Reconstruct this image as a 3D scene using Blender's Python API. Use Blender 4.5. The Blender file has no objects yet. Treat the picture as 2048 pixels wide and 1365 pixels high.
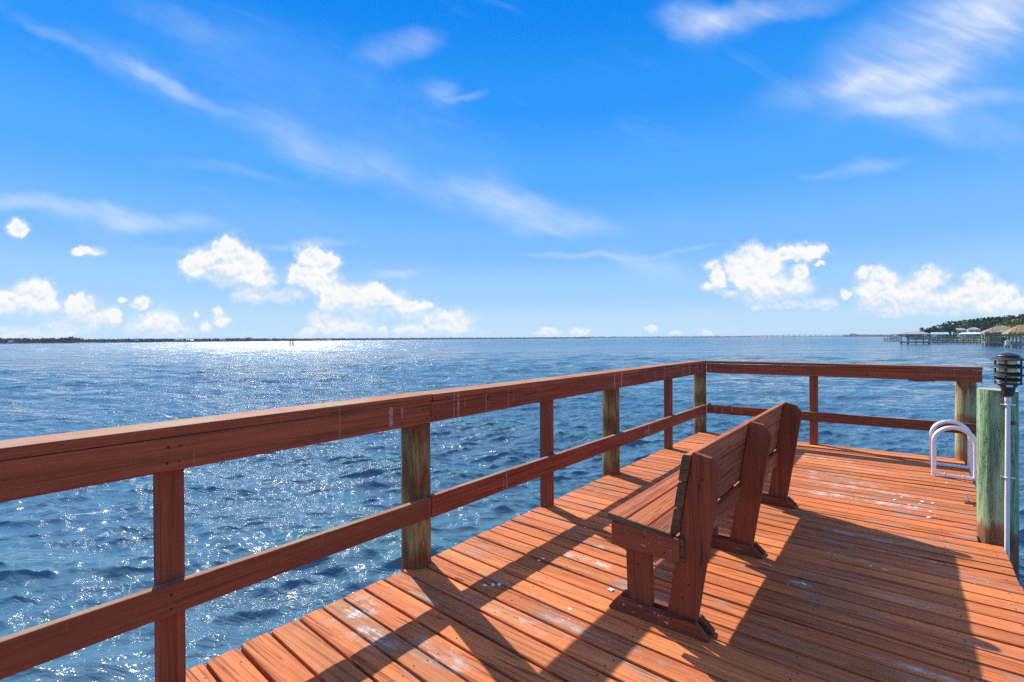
import bpy, bmesh, math, random
import numpy as np
from mathutils import Vector, Matrix
random.seed(7); rng = np.random.default_rng(11)
SC = bpy.context.scene
COL = SC.collection

# ------------------------------------------------------------------ camera
EYE = 1.38                      # eye above the deck boards (deck top is z = 0, water is z = -1)
F = 1000.0                      # focal length in pixels of a 2048 wide picture
YAW, PITCH, ROLL = math.atan(788 / F), math.atan(5.3 / F), 0.0055
WL = -1.0
_f = Vector((-math.sin(YAW), math.cos(YAW), 0)); _r = Vector((math.cos(YAW), math.sin(YAW), 0)); _u = Vector((0, 0, 1))
FW = _f * math.cos(PITCH) - _u * math.sin(PITCH)
_u2 = _u * math.cos(PITCH) + _f * math.sin(PITCH)
RT = _r * math.cos(ROLL) - _u2 * math.sin(ROLL)
UP = _u2 * math.cos(ROLL) + _r * math.sin(ROLL)
cam = bpy.data.cameras.new('camera'); camo = bpy.data.objects.new('camera', cam); COL.objects.link(camo)
cam.sensor_width = 36; cam.lens = 36 * F / 2048; cam.clip_start = 0.05; cam.clip_end = 40000
camo.matrix_world = Matrix(((RT.x, UP.x, -FW.x, 0), (RT.y, UP.y, -FW.y, 0), (RT.z, UP.z, -FW.z, EYE), (0, 0, 0, 1)))
SC.camera = camo

def bearing(px):
    """ground direction (unit, x/y) seen at a column of the photograph, with its length factor per metre of depth"""
    d = _f + _r * ((px - 1024) / F)
    return d
def spot(px, depth, z=0.0):
    d = bearing(px) * depth
    return Vector((d.x, d.y, z))
def water_spot(px, py):
    """point of the water surface"""
    d = FW + RT * ((px - 1024) / F) - UP * ((py - 682.5) / F)
    t = (WL - EYE) / d.z
    return Vector((d.x * t, d.y * t, WL))

# ------------------------------------------------------------------ render look
EXPO = 0.75
SC.view_settings.view_transform = 'Standard'; SC.view_settings.look = 'None'
SC.view_settings.exposure = EXPO; SC.view_settings.gamma = 1.0; SC.view_settings.use_curve_mapping = False
SC.render.engine = 'CYCLES'
cy = SC.cycles
cy.max_bounces = 6; cy.diffuse_bounces = 3; cy.glossy_bounces = 3; cy.transmission_bounces = 4; cy.volume_bounces = 0
cy.sample_clamp_indirect = 4.0; cy.sample_clamp_direct = 6.0; cy.caustics_reflective = False; cy.caustics_refractive = False
cy.use_denoising = False; cy.denoiser = 'OPENIMAGEDENOISE'; cy.denoising_input_passes = 'RGB_ALBEDO_NORMAL'; cy.denoising_prefilter = 'ACCURATE'

# ------------------------------------------------------------------ node helper
class NT:
    def __init__(s, tree): s.t = tree; s.n = tree.nodes; s.l = tree.links
    def node(s, kind, **kw):
        n = s.n.new(kind)
        for k, v in kw.items(): setattr(n, k, v)
        return n
    def put(s, sock, v):
        if v is None: return
        if isinstance(v, bpy.types.NodeSocket): s.l.new(v, sock)
        elif isinstance(v, (tuple, list)) and len(v) == 3 and getattr(sock, 'type', '') == 'RGBA': sock.default_value = (*v, 1)
        else: sock.default_value = v
    def m(s, op, a, b=None, c=None, clamp=False):
        n = s.node('ShaderNodeMath', operation=op, use_clamp=clamp)
        for i, v in enumerate((a, b, c)): s.put(n.inputs[i], v)
        return n.outputs[0]
    def v(s, op, a, b=None, c=None, out=0):
        n = s.node('ShaderNodeVectorMath', operation=op)
        for i, x in enumerate((a, b, c)): s.put(n.inputs[i], x)
        return n.outputs['Value'] if op in ('LENGTH', 'DOT_PRODUCT', 'DISTANCE') else n.outputs[0]
    def mix(s, f, a, b, blend='MIX'):
        n = s.node('ShaderNodeMix', data_type='RGBA', blend_type=blend, clamp_factor=True)
        s.put(n.inputs[0], f); s.put(n.inputs[6], a); s.put(n.inputs[7], b)
        return n.outputs[2]
    def ss(s, x, a, b, lo=0.0, hi=1.0, interp='SMOOTHSTEP'):
        n = s.node('ShaderNodeMapRange', interpolation_type=interp)
        s.put(n.inputs[0], x)
        for i, k in ((1, a), (2, b), (3, lo), (4, hi)): s.put(n.inputs[i], k)
        return n.outputs[0]
    def noise(s, vec, scale, detail=3, rough=0.5, dist=0.0, dims='3D', w=None):
        n = s.node('ShaderNodeTexNoise', noise_dimensions=dims)
        if vec is not None: s.l.new(vec, n.inputs['Vector'])
        if w is not None: s.put(n.inputs['W'], w)
        s.put(n.inputs['Scale'], scale); s.put(n.inputs['Detail'], detail); s.put(n.inputs['Roughness'], rough); s.put(n.inputs['Distortion'], dist)
        return n.outputs[0]
    def mapping(s, vec, loc=(0, 0, 0), rot=(0, 0, 0), scale=(1, 1, 1), kind='POINT'):
        n = s.node('ShaderNodeMapping', vector_type=kind); s.l.new(vec, n.inputs[0])
        n.inputs[1].default_value = loc; n.inputs[2].default_value = rot; n.inputs[3].default_value = scale
        return n.outputs[0]
    def ramp(s, x, stops, interp='LINEAR'):
        n = s.node('ShaderNodeValToRGB'); s.l.new(x, n.inputs[0]); r = n.color_ramp; r.interpolation = interp
        while len(r.elements) > 1: r.elements.remove(r.elements[-1])
        r.elements[0].position = stops[0][0]; r.elements[0].color = (*stops[0][1], 1)
        for p, c in stops[1:]:
            e = r.elements.new(p); e.color = (*c, 1)
        return n.outputs[0]

# ------------------------------------------------------------------ sun and sky
SUN = Vector((-1.24, 0.49, 1.0)).normalized()
SUN_EL = math.asin(SUN.z); SUN_AZ = math.atan2(SUN.x, SUN.y)
sl = bpy.data.lights.new('sun', 'SUN'); sl.energy = 4.2; sl.angle = math.radians(0.53); sl.color = (1.0, 0.945, 0.86)
so = bpy.data.objects.new('sun', sl); COL.objects.link(so)
so.rotation_euler = SUN.to_track_quat('Z', 'Y').to_euler(); so.location = (-20, 10, 20)

SKY_STRENGTH = 0.1
def build_world():
    W = bpy.data.worlds.new('World'); SC.world = W; W.use_nodes = True
    W.cycles.sampling_method = 'MANUAL'; W.cycles.sample_map_resolution = 512
    g = NT(W.node_tree); g.n.clear()
    out = g.node('ShaderNodeOutputWorld'); bg = g.node('ShaderNodeBackground'); bg.inputs[1].default_value = SKY_STRENGTH
    g.l.new(bg.outputs[0], out.inputs[0])
    tc = g.node('ShaderNodeTexCoord'); D = tc.outputs['Generated']
    sky = g.node('ShaderNodeTexSky', sky_type='NISHITA', sun_disc=False, sun_elevation=SUN_EL, sun_rotation=SUN_AZ % (2 * math.pi),
                 air_density=1.0, dust_density=0.6, ozone_density=2.0)
    K = 2 ** EXPO * SKY_STRENGTH      # display value of a sky value of 1
    sep = g.node('ShaderNodeSeparateXYZ'); g.l.new(D, sep.inputs[0]); z = sep.outputs[2]
    grad = g.ramp(z, [(0.0, (0.56, 0.76, 0.97)), (0.03, (0.50, 0.73, 0.98)), (0.09, (0.36, 0.63, 1.0)), (0.18, (0.20, 0.50, 1.02)),
                      (0.30, (0.090, 0.400, 1.02)), (0.42, (0.028, 0.31, 0.97)), (0.56, (0.006, 0.24, 0.90)), (0.75, (0.006, 0.13, 0.72)), (1.0, (0.006, 0.10, 0.6))], 'EASE')
    # azimuthal variation of the real sky, kept gentle
    nish = g.v('SCALE', sky.outputs[0]); nish.node.inputs[3].default_value = K
    base = g.mix(0.10, grad, g.v('MINIMUM', nish, g.v('MULTIPLY', grad, (1.3, 1.3, 1.02))))
    # tangent coordinates of the direction: x to the right, y up, in photograph pixels / 1000
    df = g.v('DOT_PRODUCT', D, tuple(_f)); dr = g.v('DOT_PRODUCT', D, tuple(_r))
    dfc = g.m('MAXIMUM', df, 0.05)
    px = g.m('DIVIDE', dr, dfc); py = g.m('DIVIDE', z, dfc)
    cb = g.node('ShaderNodeCombineXYZ'); g.l.new(px, cb.inputs[0]); g.l.new(py, cb.inputs[1]); P = cb.outputs[0]
    front = g.ss(df, 0.08, 0.3)
    def pt(x, y): return ((x - 1024) / 1000, (677.2 - (x - 1024) * 0.0055 - y) / 1000)
    # --- high thin cirrus
    cir = None
    streaks = [(130, 80, 140, 16, 25, .22), (350, 165, 150, 17, 26, .42), (300, 145, 190, 40, 26, .18), (590, 285, 180, 38, 27, .30), (800, 350, 190, 45, 22, .30), (640, 200, 420, 120, 22, .15),
               (1050, 420, 200, 34, 14, .42), (1000, 400, 150, 45, 20, .25), (1130, 455, 130, 20, 0, .25), (200, 428, 260, 24, 7, .62), (60, 412, 130, 18, 2, .25), (610, 488, 110, 10, 5, .35),
               (800, 92, 90, 34, -12, .42), (350, 40, 130, 30, 20, .22), (882, 180, 42, 30, 10, .42), (935, 190, 50, 7, -8, .35),
               (1420, 45, 110, 36, 5, .50), (1540, 22, 190, 28, -10, .42), (1390, 40, 70, 55, 50, .2),
               (1850, 90, 280, 105, -25, .50), (1980, 40, 210, 90, -20, .55), (1900, 150, 240, 120, 0, .22), (1650, 180, 170, 40, -15, .18), (1780, 165, 130, 26, -8, .45), (1900, 210, 220, 22, -5, .55), (1800, 200, 150, 60, 5, .3), (1960, 255, 160, 45, 8, .35), (1740, 330, 90, 16, -8, .36),
               (1290, 530, 90, 24, 12, .50), (1170, 517, 140, 9, 3, .42), (1350, 506, 110, 7, -6, .3), (800, 546, 70, 10, -2, .36), (450, 335, 180, 14, 10, .12), (1640, 340, 60, 8, -8, .2), (400, 505, 130, 8, 4, .22)]
    Ph = g.mapping(P, rot=(0, 0, math.radians(24)))
    Ps = g.mapping(Ph, scale=(2.2, 12, 1))
    warp = g.noise(Ps, 1.3, 3, 0.6, 0.9)
    fib = g.noise(g.mapping(Ph, scale=(3.0, 13, 1)), 1.3, 6, 0.55, 0.7)
    fib2 = g.noise(P, 3.2, 6, 0.6, 0.8)
    off = g.v('SCALE', g.v('SUBTRACT', g.node('ShaderNodeTexNoise').outputs[1], (.5, .5, .5)))
    tn = off.node.inputs[0].links[0].from_node.inputs[0].links[0].from_node
    g.l.new(P, tn.inputs['Vector']); tn.inputs['Scale'].default_value = 7; tn.inputs['Detail'].default_value = 4
    off.node.inputs[3].default_value = 0.075
    Pw = g.v('ADD', P, off)
    for (x, y, rx, ry, ang, w) in streaks:
        c = pt(x, y)
        q = g.mapping(Pw, loc=(c[0], c[1], 0), rot=(0, 0, -math.radians(ang)), scale=(rx / 1000 * 1.25, ry / 1000 * 1.35, 1), kind='TEXTURE')
        L = g.v('LENGTH', q)
        k = g.ss(L, 1.0, 0.0, 0.0, w)
        cir = k if cir is None else g.m('ADD', cir, k)
    fine = g.noise(g.mapping(Ph, scale=(7, 45, 1)), 1.5, 5, 0.6, 0.8)
    fibm = g.m('MULTIPLY', g.m('MULTIPLY', g.ss(fib, 0.22, 0.78, 0.55, 1.12), g.ss(fib2, 0.28, 0.72, 0.45, 1.2)), g.ss(fine, 0.3, 0.7, 0.86, 1.10))
    cir = g.m('MULTIPLY', cir, fibm)
    veil = g.m('MULTIPLY', g.ss(fib, 0.5, 0.8, 0, 0.10), g.ss(warp, 0.45, 0.7))
    cir = g.m('MINIMUM', g.m('MULTIPLY', g.m('ADD', cir, veil), 0.90), 0.84)
    # unseen cloud overhead and behind the viewer, added to lift the deck's shade
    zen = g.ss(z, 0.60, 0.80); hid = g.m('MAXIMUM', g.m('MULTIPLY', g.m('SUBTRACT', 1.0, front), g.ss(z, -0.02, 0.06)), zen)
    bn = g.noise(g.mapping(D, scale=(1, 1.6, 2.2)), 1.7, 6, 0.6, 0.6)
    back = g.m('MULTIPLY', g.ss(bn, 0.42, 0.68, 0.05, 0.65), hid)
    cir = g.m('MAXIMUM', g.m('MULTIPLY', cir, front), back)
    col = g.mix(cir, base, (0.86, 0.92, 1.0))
    aur = g.m('POWER', g.ss(g.v('DOT_PRODUCT', D, tuple(SUN)), math.cos(math.radians(34)), 1.0, 0, 1, 'LINEAR'), 2.0)  # sun glow added just above the view, to brighten the water's reflections
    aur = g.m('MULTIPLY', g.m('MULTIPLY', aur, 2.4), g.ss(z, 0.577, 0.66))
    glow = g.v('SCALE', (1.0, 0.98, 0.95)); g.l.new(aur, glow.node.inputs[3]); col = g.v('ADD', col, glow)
    # --- cumulus heads above the horizon
    cum = [(390, 530, 26, 22), (412, 518, 28, 22), (458, 508, 36, 32), (480, 520, 30, 22), (500, 532, 34, 24), (470, 545, 55, 24), (520, 560, 32, 28), (505, 588, 36, 20), (560, 592, 44, 12), (450, 545, 55, 20),
           (622, 512, 26, 22), (652, 528, 28, 18), (604, 552, 30, 20), (640, 560, 36, 24), (672, 585, 36, 24), (700, 592, 36, 20), (742, 588, 34, 20), (770, 604, 48, 20), (815, 618, 42, 20), (660, 612, 24, 14), (735, 615, 50, 16),
           (692, 650, 50, 24), (640, 640, 22, 22), (700, 666, 48, 12), (885, 642, 50, 22), (870, 661, 74, 12), (830, 658, 34, 12), (614, 668, 20, 11), (765, 667, 14, 10),
           (65, 588, 42, 26), (25, 604, 46, 24), (80, 610, 34, 18), (160, 618, 34, 24), (190, 640, 50, 18), (230, 632, 14, 18), (130, 650, 50, 14), (40, 668, 74, 12), (140, 670, 30, 10), (318, 645, 40, 24), (300, 658, 46, 14), (335, 664, 50, 12),
           (437, 625, 9, 12), (446, 640, 18, 10), (282, 606, 22, 10), (412, 654, 11, 9), (246, 599, 9, 5), (36, 455, 22, 17), (176, 505, 30, 8), (390, 632, 6, 5),
           (1428, 533, 18, 12), (1438, 556, 13, 20), (1506, 514, 30, 26), (1480, 532, 32, 24), (1535, 530, 28, 28), (1510, 556, 46, 26), (1560, 566, 30, 20), (1600, 547, 17, 17), (1590, 574, 34, 20), (1535, 592, 48, 16), (1428, 574, 24, 8), (1450, 584, 24, 8),
           (1642, 607, 32, 11), (1606, 505, 44, 18), (1570, 510, 26, 12), (1520, 614, 12, 6), (1640, 530, 8, 4), (1590, 612, 40, 8),
           (1727, 550, 12, 14), (1765, 560, 32, 22), (1738, 580, 26, 22), (1748, 602, 34, 20), (1862, 560, 34, 22), (1830, 580, 46, 20), (1795, 592, 40, 20), (1958, 562, 28, 18), (1972, 590, 60, 28), (1925, 590, 34, 18), (2005, 612, 60, 22), (1880, 606, 80, 22), (1692, 587, 12, 9), (1790, 618, 60, 14), (2060, 618, 40, 16),
           (1100, 666, 26, 9), (1155, 665, 22, 9), (1303, 659, 12, 8), (1352, 668, 12, 5), (1410, 667, 12, 7)]
    tnw = g.node('ShaderNodeTexNoise'); g.l.new(P, tnw.inputs['Vector']); tnw.inputs['Scale'].default_value = 26; tnw.inputs['Detail'].default_value = 5; tnw.inputs['Roughness'].default_value = .6
    wv = g.v('SCALE', g.v('SUBTRACT', tnw.outputs[1], (.5, .5, .5))); wv.node.inputs[3].default_value = 0.030
    Pc = g.v('ADD', P, wv)
    mn = None
    for (x, y, rx, ry) in cum:
        c = pt(x, y); a, b = 1000 / (rx * 1.22), 1000 / (ry * 1.22)
        L = g.v('LENGTH', g.v('MULTIPLY_ADD', Pc, (a, b, 0), (-c[0] * a, -c[1] * b, 0)))
        mn = L if mn is None else g.m('SMOOTH_MIN', mn, L, 0.22)
    n1 = g.noise(P, 40, 5, 0.54, 0.2)
    up = g.v('ADD', P, (0.002, 0.008, 0)); n1b = g.noise(up, 40, 5, 0.54, 0.2)
    n2 = g.noise(P, 15, 3, 0.5)
    vo = g.node('ShaderNodeTexVoronoi', feature='SMOOTH_F1'); g.l.new(Pc, vo.inputs['Vector']); vo.inputs['Scale'].default_value = 75; vo.inputs['Smoothness'].default_value = 0.6
    Dn = g.m('ADD', g.m('SUBTRACT', 1.0, mn), g.m('MULTIPLY', g.m('SUBTRACT', n1, 0.5), 0.8))
    Dn = g.m('ADD', Dn, g.m('MULTIPLY', g.m('SUBTRACT', 0.75, vo.outputs[0]), 0.40))
    shade = [(470, 588, 110, 26), (570, 602, 70, 18), (430, 562, 50, 22), (700, 628, 130, 24), (810, 636, 90, 20), (60, 642, 150, 30), (190, 658, 100, 20), (320, 668, 80, 14), (690, 673, 90, 12), (885, 669, 100, 10),
             (1530, 606, 120, 28), (1450, 588, 50, 18), (1610, 604, 80, 20), (1760, 628, 110, 34), (1880, 638, 150, 38), (2010, 642, 110, 30)]
    sm = None
    for (x, y, rx, ry) in shade:
        c = pt(x, y); a, b = 1000 / rx, 1000 / ry
        L = g.v('LENGTH', g.v('MULTIPLY_ADD', Pc, (a, b, 0), (-c[0] * a, -c[1] * b, 0)))
        sm = L if sm is None else g.m('SMOOTH_MIN', sm, L, 0.3)
    under = g.ss(sm, 1.25, 0.35)
    edge = g.m('ADD', g.ss(n2, 0.35, 0.65, 0.34, 0.8), g.m('MULTIPLY', under, 0.55))
    al = g.ss(g.m('DIVIDE', Dn, edge), 0.02, 1.0)
    al = g.m('MAXIMUM', al, g.ss(g.m('ADD', g.m('SUBTRACT', 1.32, mn), g.m('MULTIPLY', g.m('SUBTRACT', n1, .5), 1.2)), 0.0, 0.9, 0, 0.58))
    al = g.m('MULTIPLY', al, g.ss(py, 0.0, 0.045, 0.72, 0.97))
    al = g.m('MULTIPLY', al, front)
    relief = g.m('ADD', g.m('MULTIPLY', g.m('SUBTRACT', n1, n1b), 1.6), g.ss(Dn, 0.1, 1.2, 0.75, 0.45))
    relief = g.m('SUBTRACT', relief, g.m('MULTIPLY', under, 0.30))
    ccol = g.mix(g.ss(relief, 0.08, 0.66), (0.68, 0.81, 0.96), (1.0, 0.985, 0.97))
    col = g.mix(al, col, ccol)
    low = g.ss(z, -0.02, 0.0)
    col = g.mix(low, (0.12, 0.26, 0.42), col)
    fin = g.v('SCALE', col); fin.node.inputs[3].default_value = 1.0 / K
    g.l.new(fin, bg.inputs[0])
build_world()

# ------------------------------------------------------------------ mesh helpers
class MB:
    """collects shapes; build() links them as one mesh object; every shape carries a random number for its wood"""
    def __init__(s): s.v = []; s.f = []; s.r = []; s.sm = []
    def add(s, vs, fs, rnd=None, smooth=False):
        o = len(s.v); s.v += [tuple(x) for x in vs]
        rnd = random.random() if rnd is None else rnd
        for f in fs: s.f.append(tuple(i + o for i in f)); s.r.append(rnd); s.sm.append(smooth)
        return s
    def box(s, x0, x1, y0, y1, z0, z1, rnd=None, M=None):
        vs = [Vector((x, y, z)) for z in (z0, z1) for y in (y0, y1) for x in (x0, x1)]
        if M: vs = [M @ v for v in vs]
        return s.add(vs, [(0, 2, 3, 1), (4, 5, 7, 6), (0, 1, 5, 4), (2, 6, 7, 3), (0, 4, 6, 2), (1, 3, 7, 5)], rnd)
    def prism(s, poly, axis, a, b, rnd=None):
        """poly: 2-D outline; axis 'y': (x,z) outline pushed from y=a to b; 'x': (y,z); 'z': (x,y)"""
        n = len(poly)
        def P(p, t): return {'y': (p[0], t, p[1]), 'x': (t, p[0], p[1]), 'z': (p[0], p[1], t)}[axis]
        vs = [P(p, a) for p in poly] + [P(p, b) for p in poly]
        fs = [tuple(range(n)), tuple(range(2 * n - 1, n - 1, -1))] + [(i, i + n, (i + 1) % n + n, (i + 1) % n) for i in range(n)]
        return s.add(vs, fs, rnd)
    def tube(s, path, rad, n=14, cap=True, smooth=True, rnd=None):
        pts = [Vector(p) for p in path]; R = rad if isinstance(rad, (list, tuple)) else [rad] * len(pts)
        vs = []; fs = []
        t0 = (pts[1] - pts[0]).normalized(); ref = Vector((0, 0, 1)) if abs(t0.z) < .9 else Vector((1, 0, 0))
        a = t0.cross(ref).normalized()
        for i, p in enumerate(pts):
            t = ((pts[min(i + 1, len(pts) - 1)] - pts[i]).normalized() + (pts[i] - pts[max(i - 1, 0)]).normalized()).normalized()
            a = (a - t * a.dot(t)).normalized(); b = t.cross(a)
            for k in range(n):
                w = 2 * math.pi * k / n
                vs.append(p + (a * math.cos(w) + b * math.sin(w)) * R[i])
        for i in range(len(pts) - 1):
            for k in range(n):
                fs.append((i * n + k, i * n + (k + 1) % n, (i + 1) * n + (k + 1) % n, (i + 1) * n + k))
        rnd = random.random() if rnd is None else rnd
        s.add(vs, fs, rnd, smooth)
        if cap:
            s.add(vs[:n], [tuple(range(n))[::-1]], rnd); s.add(vs[-n:], [tuple(range(n))], rnd)
        return s
    def lathe(s, cx, cy, prof, n=32, smooth=True, rnd=None):
        vs = []; fs = []
        for r, z in prof:
            for k in range(n):
                w = 2 * math.pi * k / n; vs.append((cx + r * math.cos(w), cy + r * math.sin(w), z))
        for i in range(len(prof) - 1):
            for k in range(n): fs.append((i * n + k, i * n + (k + 1) % n, (i + 1) * n + (k + 1) % n, (i + 1) * n + k))
        return s.add(vs, fs, rnd, smooth)
    def build(s, name, mat, parent=None, bevel=0.0, seg=2, subst=False):
        me = bpy.data.meshes.new(name); me.from_pydata(s.v, [], s.f)
        at = me.attributes.new('rnd', 'FLOAT', 'FACE'); at.data.foreach_set('value', s.r)
        me.polygons.foreach_set('use_smooth', s.sm)
        me.materials.append(mat); me.update()
        o = bpy.data.objects.new(name, me); COL.objects.link(o)
        if parent is not None:
            o.parent = parent; o.matrix_parent_inverse = Matrix.Translation(-parent.location)
        if bevel:
            b = o.modifiers.new('bevel', 'BEVEL'); b.width = bevel; b.segments = seg; b.limit_method = 'ANGLE'; b.angle_limit = math.radians(40); b.harden_normals = False
        return o
def tag(o, label=None, cat=None, group=None, kind=None):
    if label: o['label'] = label
    if cat: o['category'] = cat
    if group: o['group'] = group
    if kind: o['kind'] = kind
    return o
def thing(name, loc, label, cat, group=None):
    o = bpy.data.objects.new(name, None); o.location = loc; o.empty_display_size = .2; COL.objects.link(o)
    return tag(o, label, cat, group)
def copy_tree(o, dloc, label=None, scale=None):
    c = o.copy(); COL.objects.link(c); c.location = o.location + Vector(dloc)
    if label: c['label'] = label
    for ch in [x for x in bpy.data.objects if x.parent == o]:
        d = ch.copy(); COL.objects.link(d); d.parent = c
    return c

# ------------------------------------------------------------------ materials
def mat(name):
    m = bpy.data.materials.new(name); m.use_nodes = True; g = NT(m.node_tree)
    return m, g, g.n['Principled BSDF']
def plain(name, col, rough=0.6, metal=0.0, var=0.15, scale=8, spec=0.4):
    m, g, p = mat(name)
    tc = g.node('ShaderNodeTexCoord').outputs['Object']
    n = g.noise(tc, scale, 4, 0.6)
    k = g.ss(n, 0.3, 0.7, 1 - var, 1 + var, 'LINEAR')
    c = g.v('SCALE', tuple(col)); g.l.new(k, c.node.inputs[3])
    g.l.new(c, p.inputs['Base Color']); p.inputs['Roughness'].default_value = rough; p.inputs['Metallic'].default_value = metal
    p.inputs['Specular IOR Level'].default_value = spec
    return m
def wood(name, axis, paint, paint2, bare=(0.42, 0.36, 0.29), wear=0.5, top_wear=0.0, drip=0.0, patches=(), dirt=0.35, bump=0.5, rough=0.78, streak=0.0, grain=1.0, bvar=1.0, runs=()):
    """weathered stained timber with the grain running along an axis"""
    m, g, p = mat(name)
    tc = g.node('ShaderNodeTexCoord').outputs['Object']
    at = g.node('ShaderNodeAttribute', attribute_name='rnd', attribute_type='GEOMETRY')
    rnd = at.outputs['Fac']
    offv = g.v('SCALE', (37.0, 61.0, 23.0)); g.l.new(rnd, offv.node.inputs[3])
    q = g.v('ADD', tc, offv)
    st = {'x': (1.0, 16, 16), 'y': (16, 1.0, 16), 'z': (16, 16, 1.0)}[axis]
    st2 = {'x': (1.1, 60, 60), 'y': (60, 1.1, 60), 'z': (60, 60, 1.4)}[axis]
    st3 = {'x': (2.5, 200, 200), 'y': (200, 2.5, 200), 'z': (200, 200, 3)}[axis]
    g1 = g.noise(g.mapping(q, scale=st), 1.0, 4, 0.55, 0.9)
    g2 = g.noise(g.mapping(q, scale=st2), 1.0, 5, 0.62, 0.5)
    g3 = g.noise(g.mapping(q, scale=st3), 1.0, 3, 0.6)
    big = g.noise(g.v('ADD', tc, offv), 2.3, 4, 0.55)
    blot = g.noise(tc, 9.0, 5, 0.62, 0.3)
    c = g.mix(g.ss(g1, 0.32, 0.68), paint, paint2)
    c = g.mix(g.ss(g2, 0.50, 0.64, 0, 0.80 * grain), c, tuple(x * k_ for x, k_ in zip(paint2, (0.32, 0.40, 0.50))))
    c = g.mix(g.ss(g3, 0.52, 0.72, 0, 0.50 * grain), c, tuple(x * 0.30 for x in paint2))
    c = g.mix(g.ss(g3, 0.48, 0.30, 0, 0.25), c, tuple(min(1, x * 1.35 + .02) for x in paint))
    # open checks: thin dark lines along the grain
    st4 = {'x': (0.6, 22, 22), 'y': (22, 0.6, 22), 'z': (22, 22, 0.7)}[axis]
    ckn = g.noise(g.mapping(q, scale=st4), 1.0, 2, 0.5, 0.08)
    ck = g.m('SUBTRACT', 1.0, g.ss(g.m('ABSOLUTE', g.m('SUBTRACT', ckn, 0.5)), 0.0, 0.013))
    ck = g.m('MULTIPLY', ck, g.ss(g.noise(q, 1.7, 2, 0.5), 0.46, 0.62))
    # knots
    stk = {'x': (2.6, 7.5, 7.5), 'y': (7.5, 2.6, 7.5), 'z': (7.5, 7.5, 2.6)}[axis]
    vk = g.node('ShaderNodeTexVoronoi', feature='F1'); g.l.new(g.mapping(q, scale=stk), vk.inputs['Vector']); vk.inputs['Scale'].default_value = 1.0
    vsel = g.node('ShaderNodeSeparateColor'); g.l.new(vk.outputs[1], vsel.inputs[0])
    kn = g.m('MULTIPLY', g.ss(vk.outputs[0], 0.13, 0.06), g.m('GREATER_THAN', vsel.outputs[0], 0.62))
    c = g.mix(g.m('MULTIPLY', g.m('MAXIMUM', ck, g.m('MULTIPLY', kn, 0.8)), 0.85), c, (0.045, 0.022, 0.014))
    # tone of each board
    kb = g.ss(rnd, 0.0, 1.0, 0.80, 1.14, 'LINEAR')
    c = g.mix(1.0, c, g.node('ShaderNodeCombineColor').outputs[0], 'MULTIPLY')
    cc = c.node.inputs[7].links[0].from_node
    for i in range(3): g.l.new(kb, cc.inputs[i])
    r2 = g.m('FRACT', g.m('MULTIPLY', rnd, 17.31)); r3 = g.m('FRACT', g.m('MULTIPLY', rnd, 53.77))
    c = g.mix(g.ss(r2, 0.45, 1.0, 0, 0.50 * bvar), c, tuple(p_ * k_ for p_, k_ in zip(paint2, (0.62, 0.98, 1.35))))
    c = g.mix(g.ss(r3, 0.7, 1.0, 0, 0.35 * bvar), c, tuple(min(1, p_ * k_) for p_, k_ in zip(paint, (1.05, 1.22, 1.3))))
    # dirt blotches
    c = g.mix(g.ss(big, 0.52, 0.75, 0, dirt), c, (0.16, 0.075, 0.045))
    # bare wood
    wm = g.m('MULTIPLY', g.ss(g2, 0.42, 0.60), g.ss(g.m('ADD', g1, g.m('MULTIPLY', g.m('SUBTRACT', big, 0.5), 1.2)), 0.78 - 0.26 * wear, 0.92 - 0.26 * wear))
    geo = g.node('ShaderNodeNewGeometry'); sp = g.node('ShaderNodeSeparateXYZ'); g.l.new(geo.outputs['Normal'], sp.inputs[0])
    wsum = wm
    if patches:
        acc = None
        for (x, y, rx, ry, w) in patches:
            L = g.v('LENGTH', g.v('MULTIPLY', g.v('SUBTRACT', tc, (x, y, 0)), (1 / rx, 1 / ry, 0)))
            k = g.ss(L, 1.0, 0.25, 0, w); acc = k if acc is None else g.m('MAXIMUM', acc, k)
        pt_ = g.m('MULTIPLY', acc, g.ss(g.m('ADD', g.m('MULTIPLY', g3, 0.5), g.m('MULTIPLY', blot, 0.6)), 0.575, 0.60))
        pt_ = g.m('MULTIPLY', pt_, g.ss(g2, 0.40, 0.50, 0.15, 1))
        c = g.mix(g.m('MULTIPLY', acc, g.ss(g2, 0.42, 0.6, 0, 0.8)), c, (0.27, 0.20, 0.13))
        c = g.mix(pt_, c, (0.62, 0.60, 0.55))
    if top_wear:
        tw = g.m('MULTIPLY', g.ss(sp.outputs[2], 0.5, 0.9), g.ss(g.m('ADD', g2, g.m('MULTIPLY', big, 0.6)), 0.66, 0.88, 0, top_wear))
        c = g.mix(tw, c, (0.33, 0.25, 0.15))
    c = g.mix(g.m('MULTIPLY', wsum, 0.65), c, bare)
    if drip:
        # vertical runs of whitewash left by birds
        s2 = {'x': (30, 0.01, 0.9), 'y': (0.01, 30, 0.9), 'z': (30, 30, 0.9)}[axis]
        dn = g.noise(g.mapping(tc, scale=s2), 1.0, 2, 0.5)
        lump = g.noise(g.mapping(tc, scale=(1.4, 1.4, 0.01)), 1.0, 2, 0.5)
        dr_ = g.m('MULTIPLY', g.ss(dn, 0.70, 0.76), g.ss(g.noise(tc, 26, 3, 0.6), 0.42, 0.55))
        dr_ = g.m('MULTIPLY', dr_, g.ss(lump, 0.44, 0.56)); dr_ = g.m('MULTIPLY', dr_, g.ss(sp.outputs[2], 0.5, 0.3))
        c = g.mix(g.m('MULTIPLY', dr_, drip), c, (0.7, 0.66, 0.62))
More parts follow.
